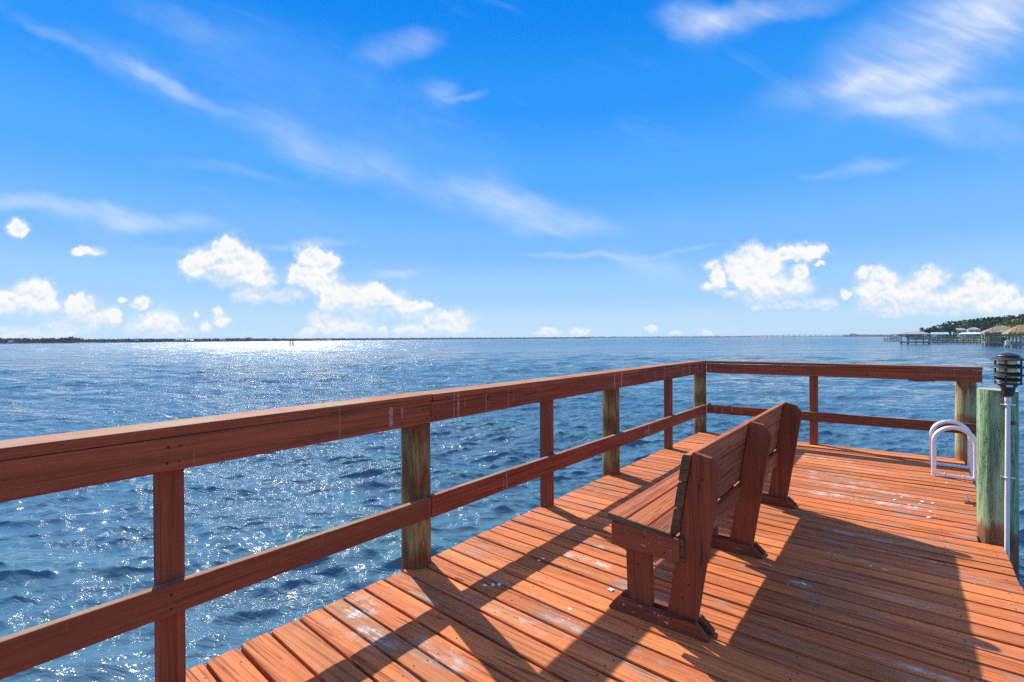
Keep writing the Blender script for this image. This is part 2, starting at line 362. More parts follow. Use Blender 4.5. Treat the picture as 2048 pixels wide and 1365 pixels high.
    if runs:
        # whitewash runs at their own places along the rail: (distance along, half width, strength)
        along = g.node('ShaderNodeSeparateXYZ'); g.l.new(tc, along.inputs[0]); al_ = along.outputs[{'x': 0, 'y': 1}[axis]]; zz = along.outputs[2]
        wob = g.m('MULTIPLY', g.m('SUBTRACT', g.noise(g.mapping(tc, scale=(1, 1, 1)), 40, 2, .5), .5), .012)
        acc = None
        for (a0, hw, w, z0, z1) in runs:
            k = g.ss(g.m('ABSOLUTE', g.m('SUBTRACT', g.m('ADD', al_, wob), a0)), hw, hw * .35, 0, w)
            k = g.m('MULTIPLY', k, g.m('MULTIPLY', g.ss(zz, z0 - .004, z0 + .012), g.ss(zz, z1 + .003, z1 - .003)))
            acc = k if acc is None else g.m('MAXIMUM', acc, k)
        acc = g.m('MULTIPLY', acc, g.ss(g.noise(tc, 75, 3, .6), 0.36, 0.52)); acc = g.m('MULTIPLY', acc, g.ss(sp.outputs[2], 0.6, 0.4))
        c = g.mix(acc, c, (0.46, 0.34, 0.30))
    if streak:
        sn = g.noise(tc, 55, 2, 0.5)
        spk = g.m('MULTIPLY', g.ss(sn, 0.68, 0.72), g.ss(g.noise(tc, 3.1, 2, 0.5), 0.50, 0.62))
        c = g.mix(g.m('MULTIPLY', spk, streak), c, (0.75, 0.73, 0.70))
    g.l.new(c, p.inputs['Base Color'])
    r = g.ss(g2, 0.3, 0.7, rough - 0.06, rough + 0.14, 'LINEAR'); g.l.new(r, p.inputs['Roughness'])
    p.inputs['Specular IOR Level'].default_value = 0.25
    bp = g.node('ShaderNodeBump'); bp.inputs['Strength'].default_value = bump; bp.inputs['Distance'].default_value = 0.006
    h = g.m('SUBTRACT', g.m('ADD', g.m('MULTIPLY', g2, -1.0), g.m('MULTIPLY', g3, -0.6)), ck); g.l.new(h, bp.inputs['Height']); g.l.new(bp.outputs[0], p.inputs['Normal'])
    return m

PA, PB = (0.78, 0.228, 0.066), (0.58, 0.145, 0.042)
DECKP = [(-2.22, 1.50, .18, .20, .9), (-1.95, 1.42, .20, .12, .95), (-1.62, 1.50, .25, .10, .8), (-1.25, 1.28, .35, .16, .8), (-1.75, 1.05, .2, .1, .5), (-1.45, 1.95, .35, .10, .5),
         (-1.55, 2.72, .32, .06, .9), (-1.42, 2.95, .34, .06, .8), (-1.35, 3.35, .4, .08, .5), (-1.20, 2.05, .35, .05, .5), (-0.75, 1.75, .35, .06, .9), (-0.30, 1.95, .25, .06, .8), (-0.45, 3.18, .10, .035, 1.0),
         (-0.25, 3.75, .35, .05, .7), (0.00, 3.30, .25, .05, .6), (0.05, 2.65, .22, .04, .7), (-0.2, 4.2, .5, .05, .8), (0.05, 4.0, .3, .05, .6), (-0.35, 5.15, .55, .16, .95), (-0.2, 5.5, .5, .1, .7), (-0.65, 5.9, .5, .14, .6), (-0.8, 6.6, .5, .10, .9),
         (-0.3, 6.35, .4, .08, .6), (0.05, 5.2, .18, .12, .8), (-0.5, 5.6, .6, .3, .5), (-1.05, 3.75, .2, .05, .8), (-2.1, 4.0, .2, .05, .5)]
M_DECK = wood('deck_paint', 'x', PA, PB, wear=0.62, patches=DECKP, dirt=0.45, bump=0.7, streak=0.6)
RA, RB = (0.38, 0.100, 0.042), (0.27, 0.066, 0.028)
RUNS_Y = [(1.44, .004, .5, .88, 1.04), (1.76, .018, .9, .89, 1.0), (1.84, .010, .6, .93, .99), (2.25, .006, .8, .885, 1.04), (2.29, .009, 1, .88, 1.03), (2.35, .003, .6, .93, 1.0), (2.56, .006, .8, .88, 1.01), (2.59, .004, .7, .9, .98), (2.80, .005, .7, .88, 1.03), (2.86, .003, .6, .9, 1.02),
          (4.47, .014, .7, .89, 1.04), (4.62, .02, .8, .88, 1.04), (5.75, .01, .7, .88, 1.04), (6.40, .012, .7, .88, 1.03), (6.62, .022, .8, .88, 1.03), (6.95, .012, .7, .9, 1.0), (7.15, .015, .7, .9, 1.0), (2.78, .007, .9, .30, .42), (5.3, .02, .6, .3, .4)]
RUNS_X = [(-2.19, .010, .8, .88, 1.0), (-1.87, .008, .5, .9, .98), (-1.52, .008, .4, .93, .99), (.42, .006, .5, .93, 1.02), (-2.12, .012, .7, .33, .40), (-2.03, .014, .7, .30, .38), (-1.9, .01, .6, .33, .41)]
M_RAIL_Y = wood('rail_paint_long', 'y', RA, RB, runs=RUNS_Y, wear=0.12, top_wear=0.75, drip=0.8, dirt=0.35, bump=0.5, grain=0.75)
M_RAIL_X = wood('rail_paint_far', 'x', RA, RB, runs=RUNS_X, wear=0.12, top_wear=0.6, drip=0.45, dirt=0.35, bump=0.5, grain=0.75)
M_RAIL_Z = wood('post_paint', 'z', RA, RB, wear=0.10, dirt=0.4, bump=0.6, grain=0.75)
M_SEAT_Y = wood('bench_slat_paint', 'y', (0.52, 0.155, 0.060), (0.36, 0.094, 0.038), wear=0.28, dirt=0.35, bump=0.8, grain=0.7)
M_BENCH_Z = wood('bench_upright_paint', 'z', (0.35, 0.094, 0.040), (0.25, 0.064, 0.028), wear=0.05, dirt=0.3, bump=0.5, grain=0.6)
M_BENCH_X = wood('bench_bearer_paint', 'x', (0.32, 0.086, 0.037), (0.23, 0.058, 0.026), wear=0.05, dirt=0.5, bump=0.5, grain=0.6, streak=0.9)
M_END = wood('weathered_end_grain', 'x', (0.17, 0.115, 0.055), (0.11, 0.085, 0.045), wear=0.2, dirt=0.5, bump=1.0)
M_JOIST = wood('joist_wood', 'y', (0.16, 0.09, 0.05), (0.10, 0.06, 0.035), wear=0.2)

def log_mat(name, ca, cb, red, redheights, redamt=0.9, crack=1.0):
    """round treated post, ca/cb wood colours, slopped-over red stain near given heights"""
    m, g, p = mat(name)
    tc = g.node('ShaderNodeTexCoord').outputs['Object']
    geo = g.node('ShaderNodeNewGeometry')
    pos = geo.outputs['Position']; sp = g.node('ShaderNodeSeparateXYZ'); g.l.new(pos, sp.inputs[0])
    g1 = g.noise(g.mapping(pos, scale=(14, 14, 1.4)), 1, 5, 0.6, 1.2)
    g2 = g.noise(g.mapping(pos, scale=(70, 70, 3.0)), 1, 5, 0.65, 0.6)
    g3 = g.noise(g.mapping(pos, scale=(28, 28, 3.2)), 1, 3, 0.6, 2.4)
    c = g.mix(g.ss(g1, 0.35, 0.65), ca, cb)
    c = g.mix(g.ss(g2, 0.5, 0.75, 0, 0.65), c, tuple(x * .45 for x in cb))
    ck = g.m('SUBTRACT', 1.0, g.ss(g.m('ABSOLUTE', g.m('SUBTRACT', g3, 0.5)), 0.0, 0.022))
    ck = g.m('MULTIPLY', ck, g.ss(g1, 0.42, 0.6))
    c = g.mix(g.m('MULTIPLY', ck, 0.6 * crack), c, (0.05, 0.045, 0.03))
    wob = g.noise(g.mapping(pos, scale=(18, 18, 1.6)), 1, 4, 0.6)
    acc = None
    for (z0, z1, soft) in redheights:
        zz = g.m('ADD', sp.outputs[2], g.m('MULTIPLY', g.m('SUBTRACT', wob, 0.5), 0.42))
        k = g.m('MULTIPLY', g.ss(zz, z0 - soft, z0 + soft), g.ss(zz, z1 + soft, z1 - soft))
        acc = k if acc is None else g.m('MAXIMUM', acc, k)
    if acc is not None:
        c = g.mix(g.m('MULTIPLY', acc, redamt), c, g.mix(g.ss(g2, .4, .65), red, tuple(x * .55 for x in red)))
    g.l.new(c, p.inputs['Base Color']); p.inputs['Roughness'].default_value = 0.8; p.inputs['Specular IOR Level'].default_value = 0.25
    bp = g.node('ShaderNodeBump'); bp.inputs['Strength'].default_value = 0.8; bp.inputs['Distance'].default_value = 0.008
    g.l.new(g.m('SUBTRACT', g.m('MULTIPLY', g2, -0.8), ck), bp.inputs['Height']); g.l.new(bp.outputs[0], p.inputs['Normal'])
    return m
M_LOG = log_mat('rail_post_wood', (0.37, 0.31, 0.12), (0.22, 0.165, 0.06), (0.22, 0.070, 0.030), [(-0.3, 0.12, .06), (0.42, 0.60, .06), (0.76, 1.2, .10)], 0.80, 0.4)
M_LOG2 = log_mat('end_post_wood', (0.46, 0.42, 0.20), (0.32, 0.28, 0.14), (0.38, 0.12, 0.05), [(-0.3, 0.07, .03), (0.36, 0.50, .03), (0.74, 0.84, .05)], 0.8, 0.5)
M_PILE = log_mat('green_piling_wood', (0.36, 0.50, 0.28), (0.18, 0.30, 0.16), (0.30, 0.09, 0.04), [(-0.50, 0.10, .04)], 0.9, 1.4)
M_PILETOP = plain('piling_end_grain', (0.50, 0.44, 0.33), 0.8)
M_ALU = plain('brushed_aluminium', (0.88, 0.88, 0.90), 0.42, 0.75, 0.06, 30)
M_STEEL = plain('bolt_steel', (0.4, 0.4, 0.4), 0.35, 1.0)
M_BLACK = plain('black_coated_metal', (0.035, 0.036, 0.040), 0.42, 0.0, 0.3, 20, 0.5)
M_PVC = plain('white_plastic_pipe', (0.74, 0.74, 0.76), 0.35, 0, 0.04, 12, 0.5)
M_AMBER = plain('amber_lens', (0.95, 0.74, 0.34), 0.25, 0, 0.1, 15, 0.5)
M_RUST = plain('rusty_metal', (0.22, 0.10, 0.05), 0.8, 0.3, 0.5, 60)
M_CRUMB = plain('dried_dropping', (0.74, 0.72, 0.68), 0.8, 0, 0.2, 90)
M_NAIL = plain('nail_head_metal', (0.035, 0.02, 0.015), 0.7, 0.3)

# ------------------------------------------------------------------ deck
def build_deck():
    deck = thing('wooden_deck', (-0.93, 3.0, 0), 'weathered orange-red plank dock platform standing over open water', 'deck')
    X0, X1 = -2.36, 0.497
    ys = [0.718, 0.857, 0.998, 1.136, 1.279, 1.405, 1.523, 1.655, 1.787, 1.925, 2.058, 2.194, 2.323]
    while ys[-1] < 7.40: ys.append(ys[-1] + random.uniform(0.124, 0.134))
    k = (7.512 - ys[-1]) / (7.512 - 2.323); ys = [y if y <= 2.323 else y + (y - 2.323) / (ys[-1] - 2.323) * (7.512 - ys[-1]) for y in ys]
    pre = []
    y = ys[0]
    while y > -2.2: y -= 0.139; pre.append(y)
    ys = pre[::-1] + ys
    def yoff(x, y):
        t = x - X0; a = -0.062 * t + 0.062 * max(0, x + 1.5) ** 2 / (2 * 1.6) if x < 0.1 else yoff(0.099, y) + (x - 0.1) * 0.01
        return a * max(0.0, min(1.0, (7.5 - y) / 1.6)) * (1 if y > 0 else 1)
    mb = MB(); nails = MB()
    NX = 16
    joists = [-2.25, -1.62, -0.99, -0.36, 0.20, 0.44]
    for i in range(len(ys) - 1):
        a, b = ys[i], ys[i + 1]; gap = random.uniform(0.009, 0.018)
        a += gap / 2; b -= gap / 2; rd = random.random(); dz = random.uniform(-0.0015, 0.0015); xe = X0 + random.uniform(-0.006, 0.006)
        w1, w2 = random.uniform(0, 6), random.uniform(0, 6); tilt = random.uniform(-0.0015, 0.0015)
        prof = [(0, -0.036), (0, -0.006), (0.0022, -0.0018), (0.007, 0.0), (0.25, .0006), (0.5, .0009), (0.75, .0006), (1, 0)]
        w = b - a
        pr = [(0, -0.036), (0, -0.006), (0.002, -0.0018), (0.007, 0.0), (w / 2, 0.0008), (w - 0.007, 0.0), (w - 0.002, -0.0018), (w, -0.006), (w, -0.036)]
        npf = len(pr); vs = []; fs = []
        notch = (4.62 < a < 4.86 or 4.62 < b < 4.86)
        xr = X1 + random.uniform(-0.004, 0.004)
        if notch:
            # the boards are cut back around the green piling
            dy = min(abs((a + b) / 2 - 4.74), 0.1049); xr = 0.49 - math.sqrt(max(0.112 ** 2 - dy * dy, 0)) - 0.002 if abs((a + b) / 2 - 4.74) < 0.112 else xr
        for j in range(NX + 1):
            x = xe + (xr - xe) * j / NX
            o = yoff(x, (a + b) / 2) + 0.0016 * math.sin(x * 2.3 + w1)
            zz = dz + 0.0008 * math.sin(x * 3.1 + w2)
            for (py_, pz_) in pr: vs.append((x, a + py_ + o, pz_ + zz + tilt * (py_ / w - .5)))
        for j in range(NX):
            for q in range(npf - 1): fs.append((j * npf + q, j * npf + q + 1, (j + 1) * npf + q + 1, (j + 1) * npf + q))
            fs.append((j * npf + npf - 1, j * npf, (j + 1) * npf, (j + 1) * npf + npf - 1))
        mb.add(vs, fs, rd, False); mb.add(vs[:npf], [tuple(range(npf))[::-1]], rd); mb.add(vs[-npf:], [tuple(range(npf))], rd)
        if b > 0.3:
            for xj in joists:
                for fy in (0.24, 0.76):
                    if random.random() < 0.12: continue
                    x = xj + random.uniform(-0.012, 0.012)
                    if x > xr - .02: continue
                    yy = a + w * fy + yoff(x, (a + b) / 2) + random.uniform(-0.006, 0.006); r = random.uniform(0.003, 0.0048); zt = dz + 0.0022
                    nails.add([(x + r * math.cos(t * math.pi / 3), yy + r * math.sin(t * math.pi / 3) * 1.0, zt) for t in range(6)], [tuple(range(6))])
    o = mb.build('decking', M_DECK, deck)
    nl = nails.build('nail_heads', M_NAIL, deck); nl['kind'] = 'stuff'
    for x in joists[:-1] + [0.45]:
        MB().box(x - .02, x + .02, -2.2, 7.48, -.24, -.0375).build('joist', M_JOIST, deck)
    MB().box(-2.33, 0.465, 7.482, 7.508, -.26, -.0375).build('rim_board', M_RAIL_X, deck)
    MB().box(0.473, 0.496, -2.2, 4.60, -.26, -.0375).build('rim_board', M_RAIL_Y, deck)
    MB().box(0.473, 0.496, 4.87, 7.478, -.26, -.0375).build('rim_board', M_RAIL_Y, deck)
    MB().box(-2.345, -2.305, -2.2, 7.478, -.26, -.0375).build('rim_board', M_RAIL_Y, deck)
    for y in (0.3, 4.4, 7.0):
        MB().box(-2.3, .44, y - .04, y + .04, -.46, -.245).build('beam', M_JOIST, deck)
        for x in (-1.5, -0.2):
            MB().tube([(x, y, -3), (x, y, -.465)], .1, 16).build('support_pile', M_LOG, deck)
build_deck()

# ------------------------------------------------------------------ railing
def build_railing():
    R = thing('deck_railing', (-2.33, 3.4, 0), 'red-brown stained railing with cap board and mid rail around the deck edge', 'railing')
    # long side (towards the open water on the left)
    J = 2.055
    def rail(name, x0, x1, y0, y1, z0, z1, m, dz0=0.0, dz1=0.0, bev=0.004, parent=R):
        mb = MB(); n = 10; vs = []; fs = []
        along_y = (y1 - y0) > (x1 - x0); ph = random.uniform(0, 6)
        for j in range(n + 1):
            t = j / n; d = dz0 + (dz1 - dz0) * t + 0.0018 * math.sin(ph + t * 7)
            if along_y: y = y0 + (y1 - y0) * t; ring = [(x0, y, z0 + d), (x1, y, z0 + d), (x1, y, z1 + d), (x0, y, z1 + d)]
            else: x = x0 + (x1 - x0) * t; ring = [(x, y1, z0 + d), (x, y0, z0 + d), (x, y0, z1 + d), (x, y1, z1 + d)]
            vs += ring
        for j in range(n):
            for q in range(4): fs.append((j * 4 + q, j * 4 + (q + 1) % 4, (j + 1) * 4 + (q + 1) % 4, (j + 1) * 4 + q))
        fs += [(3, 2, 1, 0), tuple(n * 4 + q for q in range(4))]
        mb.add(vs, fs)
        o = mb.build(name, m, parent, bevel=bev)
        return o
    rail('cap_board', -2.422, -2.242, -2.2, J + .012, 1.000, 1.040, M_RAIL_Y, -.012, .010)
    rail('cap_board', -2.428, -2.240, J + .018, 7.325, 1.006, 1.045, M_RAIL_Y, .0, .002)
    rail('cap_board', -2.428, 0.648, 7.330, 7.515, 1.012, 1.045, M_RAIL_X, -.002, -.002)
    rail('top_rail', -2.282, -2.244, -2.2, J, 0.868, 0.9985, M_RAIL_Y, -.012, .010)
    rail('top_rail', -2.282, -2.243, J + .004, 7.345, 0.878, 1.0045, M_RAIL_Y)
    rail('top_rail', -2.242, 0.645, 7.350, 7.388, 0.874, 1.003, M_RAIL_X, 0, .004)
    rail('mid_rail', -2.284, -2.246, -2.2, J + .004, 0.308, 0.428, M_RAIL_Y, .004, -.003)
    rail('mid_rail', -2.284, -2.245, J + .008, 7.345, 0.292, 0.424, M_RAIL_Y, 0.006, -.010)
    rail('mid_rail', -2.244, 0.600, 7.352, 7.390, 0.298, 0.414, M_RAIL_X, 0, .012)
    rail('splice_block', 0.02, 0.26, 7.391, 7.43, 0.862, 0.93, M_RAIL_X)
    MB().box(-2.235, -2.205, 7.395, 7.44, .385, .425).build('splice_block', M_RAIL_X, R)
    # square uprights
    MB().box(-2.326, -2.286, 0.665, 0.762, -.30, .866).build('baluster', M_RAIL_Z, R, bevel=.004)
    MB().box(-2.366, -2.286, 3.365, 3.452, -.30, .877).build('baluster', M_RAIL_Z, R, bevel=.004)
    MB().box(-2.366, -2.286, 6.045, 6.132, -.30, .878).build('baluster', M_RAIL_Z, R, bevel=.004)
    MB().box(-2.366, -2.286, -.80, -.71, -.30, .862).build('baluster', M_RAIL_Z, R, bevel=.004)
    MB().box(-0.975, -0.887, 7.392, 7.480, -.30, .872).build('baluster', M_RAIL_Z, R, bevel=.004)
    # round posts
    def post(x, y, r, m):
        n = 28; mb = MB(); vs = []; fs = []; zs = [-3, -1, 0, .2, .4, .6, .8, .995]
        for z in zs:
            for k in range(n):
                a = 2 * math.pi * k / n; rr = r * (1 + .025 * math.sin(3 * a + x * 9) + .012 * math.sin(7 * a + z * 2)) * (1.02 - .02 * z)
                vs.append((x + rr * math.cos(a), y + rr * math.sin(a), z))
        for i in range(len(zs) - 1):
            for k in range(n): fs.append((i * n + k, i * n + (k + 1) % n, (i + 1) * n + (k + 1) % n, (i + 1) * n + k))
        mb.add(vs, fs, None, True); mb.add(vs[-n:], [tuple(range(n))])
        return mb.build('round_post', m, R)
    post(-2.372, 2.045, .088, M_LOG); post(-2.372, 4.640, .086, M_LOG); post(-2.374, 7.462, .086, M_LOG); post(-2.372, -.55, .088, M_LOG)
    post(0.522, 7.480, .089, M_LOG2)
build_railing()

def fixings(T, pts, normal, name='nail_heads', r=.0045):
    mb = MB(); nn = Vector(normal).normalized(); a = nn.orthogonal().normalized(); b = nn.cross(a)
    for p in pts:
        p = Vector(p); rr = r * random.uniform(.8, 1.2)
        mb.add([p + (a * math.cos(t * math.pi / 3) + b * math.sin(t * math.pi / 3)) * rr + nn * .0014 for t in range(6)], [tuple(range(6))])
    o = mb.build(name, M_NAIL, T); o['kind'] = 'stuff'; return o
_R = [o for o in bpy.data.objects if o.name == 'deck_railing'][0]
fixings(_R, [(-2.2435, y + dx, z) for y in (.69, .73, 1.99, 2.03, 2.09, 2.13, 3.39, 3.43, 4.62, 4.67, 6.07, 6.11, 7.2) for dx, z in ((0, .905), (.004, .965))] + [(-2.2448, y, z) for y in (.70, 2.02, 2.10, 3.40, 4.64, 6.09, 7.25) for z in (.335, .39)], (1, 0, 0))
fixings(_R, [(x, 7.3498, z) for x in (-2.15, -.95, -.91, .45, .55) for z in (.91, .965)] + [(x, 7.3518, z) for x in (-.95, -.91, .5) for z in (.335, .385)], (0, -1, 0))

# ------------------------------------------------------------------ bench
def build_bench():
    B = thing('garden_bench', (-0.94, 3.5, 0), 'red-brown slatted wooden bench with three chamfered uprights, facing the railing', 'bench')
    Y = [2.360, 3.440, 4.600]; Ls = (2.305, 4.685)
    # seat: three slats, sloping back
    seat = MB()
    for x0, x1, za, zb in ((-1.200, -1.100, .489, .480), (-1.094, -0.988, .478, .468), (-0.982, -0.874, .466, .456)):
        seat.prism([(x0, za - .036), (x1, zb - .036), (x1, zb), (x0, za)], 'y', Ls[0], Ls[1])
    st = seat.build('seat', M_SEAT_Y, B, bevel=.006)
    MB().prism([(-1.199, .456), (-.876, .424), (-.876, .454), (-1.199, .486)], 'y', Ls[0] - .0015, Ls[0] + .004).build('slat_end_grain', M_END, st)
    # leaning backrest
    def lean(z, d=0.0): return -0.905 + (z - .06) * 0.156 + d      # front face of the uprights
    back = MB(); ends = MB()
    for z0, z1 in ((.452, .574), (.579, .702), (.707, .833)):
        a, b = lean(z0) - .002, lean(z1) - .002
        pr = [(a - .036, z0 + .006), (a - .030, z0), (a, z0), (b, z1), (b - .030, z1), (b - .036, z1 - .008)]
        back.prism(pr, 'y', Ls[0] + .02, Ls[1] - .02)
        ends.prism([(x + (.001 if i < 1 else 0), z) for i, (x, z) in enumerate(pr)], 'y', Ls[0] + .0182, Ls[0] + .023)
    bk = back.build('backrest', M_SEAT_Y, B, bevel=.004)
    ends.build('slat_end_grain', M_END, bk)
    # lower board behind the seat
    MB().prism([(-.868, .322), (-.834, .322), (-.822, .434), (-.856, .434)], 'y', Ls[0] + .02, Ls[1] - .02).build('seat_rail', M_SEAT_Y, B, bevel=.004)
    for y in Y:
        # rear upright, leaning, chamfered at its back top corner
        zb, zt = .012, .846
        pr = [(lean(zb), zb), (lean(zb) + .140, zb), (lean(zt - .075) + .138, zt - .075), (lean(zt - .02) + .085, zt - .018), (lean(zt) + .002, zt)]
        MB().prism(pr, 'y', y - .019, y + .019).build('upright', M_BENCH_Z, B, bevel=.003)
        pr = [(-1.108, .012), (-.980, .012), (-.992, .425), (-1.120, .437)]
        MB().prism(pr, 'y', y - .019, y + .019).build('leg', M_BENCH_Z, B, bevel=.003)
        for s in (-1, 1):
            yy = y + s * .0395
            if not (s == 1 and y < 4):
                xe = -.830 if (s < 0 and y < 3) else -.872
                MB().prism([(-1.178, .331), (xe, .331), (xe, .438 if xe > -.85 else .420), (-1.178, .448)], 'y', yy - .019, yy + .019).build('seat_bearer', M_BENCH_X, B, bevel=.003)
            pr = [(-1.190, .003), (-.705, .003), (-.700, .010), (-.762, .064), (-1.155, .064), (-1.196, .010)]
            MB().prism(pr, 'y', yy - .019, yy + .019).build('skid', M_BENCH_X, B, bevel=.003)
    # the near bearer runs past the leg as in the picture
    MB().box(-.829, -.814, 2.308, 2.339, .331, .440).build('seat_bearer_end', M_END, B, bevel=.003)
build_bench()
_B = [o for o in bpy.data.objects if o.name == 'garden_bench'][0]
fixings(_B, [(-.79, 2.3408, .745), (-.735, 2.3408, .725), (-.80, 2.3408, .22), (-.83, 2.3408, .15), (-1.05, 2.3408, .25)], (0, -1, 0), r=.0042)
fixings(_B, [(-1.12, 2.3013, .40), (-1.0, 2.3013, .41), (-.90, 2.3013, .36), (-1.05, 2.3013, .045), (-.9, 2.3013, .04), (-.87, 2.3013, .055)], (0, -1, 0), r=.004)

# ------------------------------------------------------------------ ladder
def build_ladder():
    L = thing('swim_ladder', (0.36, 6.72, 0), 'silver aluminium ladder with two curved hoop handrails at the deck edge', 'ladder')
    for y, top in ((6.45, .490), (6.985, .478)):
        xa, xb = 0.214, 0.520; r = (xb - xa) / 2; xc = (xa + xb) / 2; zc = top - r
        path = [(xa, y, .0), (xa, y, zc * .5), (xa, y, zc)]
        for k in range(1, 16): a = math.pi - math.pi * k / 16; path.append((xc + r * math.cos(a), y, zc + r * math.sin(a)))
        path += [(xb, y, zc), (xb, y, 0.0), (xb + .01, y, -.6), (xb + .012, y, -1.9)]
        MB().tube(path, .0205, 18).build('handrail', M_ALU, L)
        bar = MB().box(xa + .016, xb - .016, y - .018, y + .018, .003, .030).build('foot_bar', M_ALU, L, bevel=.003)
        for x in (xa + .085, xb - .085):
            MB().lathe(x, y, [(.0, .041), (.006, .040), (.009, .036), (.009, .0302)], 12).build('bolt', M_STEEL, bar)
    for z in (-.28, -.58, -.88, -1.18):
        MB().box(.515, .575, 6.47, 6.965, z - .012, z + .012).build('rung', M_ALU, L, bevel=.004)
build_ladder()

# ------------------------------------------------------------------ green piling, lamp, cleat
def build_piling():
    T = thing('mooring_piling', (0.49, 4.74, -3), 'thick green treated piling rising through the right deck edge', 'piling')
    n = 48; mb = MB(); vs = []; fs = []; zs = [-3, -1.5, -.5, 0, .2, .4, .6, .8, .95, 1.005, 1.012]
    for i, z in enumerate(zs):
        for k in range(n):
            a = 2 * math.pi * k / n
            rr = .105 * (1 + .014 * math.sin(2 * a + z * 1.5) + .010 * math.sin(5 * a + 1 + z) + .006 * math.sin(11 * a)) * (1.0 - .022 * z) * (0.975 if i == len(zs) - 1 else 1)
            vs.append((.49 + rr * math.cos(a), 4.74 + rr * math.sin(a), z - .006 * math.cos(a) * (z > .99)))
    for i in range(len(zs) - 1):
        for k in range(n): fs.append((i * n + k, i * n + (k + 1) % n, (i + 1) * n + (k + 1) % n, (i + 1) * n + k))
    mb.add(vs, fs, None, True); mb.build('trunk', M_PILE, T)
    MB().add(vs[-n:], [tuple(range(n))]).build('end_grain', M_PILETOP, T)
    d = (Vector((0, 0, 0)) - Vector((.49, 4.74, 0))).normalized()
    # rusty bolt on the near side, right of the pipe
    a = math.atan2(d.y, d.x) + .78
    c = Vector((.49 + .100 * math.cos(a), 4.74 + .100 * math.sin(a), .80)); e = c + Vector((math.cos(a), math.sin(a), 0)) * .018
    MB().tube([c, e], .013, 8, smooth=False).build('bolt', M_RUST, T)
build_piling()

def build_lamp():
    x, y = 0.528, 4.610
    T = thing('path_light', (x, y, 0), 'black louvred pagoda lamp with amber lens on a white plastic pipe', 'lamp')
    p = MB().tube([(x - .006, y + .0, -.45), (x - .004, y, 0.3), (x, y, .985)], .0130, 20).build('pipe', M_PVC, T)
    MB().lathe(x, y, [(.0132, .935), (.0172, .938), (.0172, .985), (.0132, .990)], 24).build('coupling', M_PVC, p)
    for z in (.925, .445):
        c = MB().tube([(x + .016 * math.cos(a), y + .016 * math.sin(a), z) for a in [k * math.pi / 12 for k in range(24)]] + [(x + .016, y, z)], .004, 8)
        c.box(x - .036, x - .014, y - .003, y + .008, z - .004, z + .004); c.box(x + .014, x + .036, y - .003, y + .008, z - .004, z + .004)
        c.build('clamp', M_ALU, T)
    # socket
    MB().lathe(x, y, [(.0, .978), (.026, .980), (.028, .992), (.034, 1.010), (.036, 1.035), (.046, 1.052), (.060, 1.060), (.062, 1.068), (.0, 1.070)], 32).build('socket', M_BLACK, T)
    MB().lathe(x, y, [(.044, 1.070), (.044, 1.234)], 32).build('lens', M_AMBER, T)
    # four louvres: shallow cones with thickness
    for z in (1.083, 1.119, 1.171, 1.221):
        R = .068 if z < 1.09 else .088
        MB().lathe(x, y, [(.050, z + .022), (R * .98, z + .0015), (R, z), (R, z - .003), (R * .97, z - .003), (.050, z + .017), (.050, z + .022)], 40).build('louvre', M_BLACK, T)
    MB().lathe(x, y, [(.058, 1.242), (.059, 1.247), (.050, 1.254), (.022, 1.265), (.010, 1.268), (.0, 1.268)], 40).build('lamp_cap', M_BLACK, T)
    MB().lathe(x, y, [(.0, 1.243), (.058, 1.242)], 40).build('cap_underside', M_BLACK, T)
    for k in range(4):
        a = math.pi / 4 + .5 + k * math.pi / 2; MB().tube([(x + .062 * math.cos(a), y + .062 * math.sin(a), 1.058), (x + .062 * math.cos(a), y + .062 * math.sin(a), 1.236)], .0055, 8, rnd=.5).build('support_rod', M_BLACK, T)
    cp = Vector((0, 0, 0)) - Vector((x, y, 0)); a = math.atan2(cp.y, cp.x)
    lb = MB(); w = .26; pts = []
    for k in range(7):
        t = a + .12 - w + 2 * w * k / 6; pts.append((x + .0615 * math.cos(t), y + .0615 * math.sin(t)))
    lb.add([(q[0], q[1], 1.0455) for q in pts] + [(q[0] * 1.0, q[1], 1.0575) for q in pts], [(k, k + 1, k + 8, k + 7) for k in range(6)])
    lb.build('sticker', M_PVC, T)
build_lamp()

def build_cleat():
    T = thing('dock_cleat', (0.395, 5.57, 0), 'small rusty dock cleat screwed to the boards beside the green piling', 'cleat')
    MB().box(.375, .415, 5.52, 5.62, .003, .010).build('base_plate', M_RUST, T, bevel=.002)
    MB().tube([(.395, 5.50, .030), (.395, 5.54, .036), (.395, 5.60, .036), (.395, 5.65, .044)], [.005, .009, .009, .005], 10).build('horn', M_STEEL, T)
    MB().box(.386, .404, 5.545, 5.595, .010, .034).build('pedestal', M_STEEL, T, bevel=.002)
build_cleat()

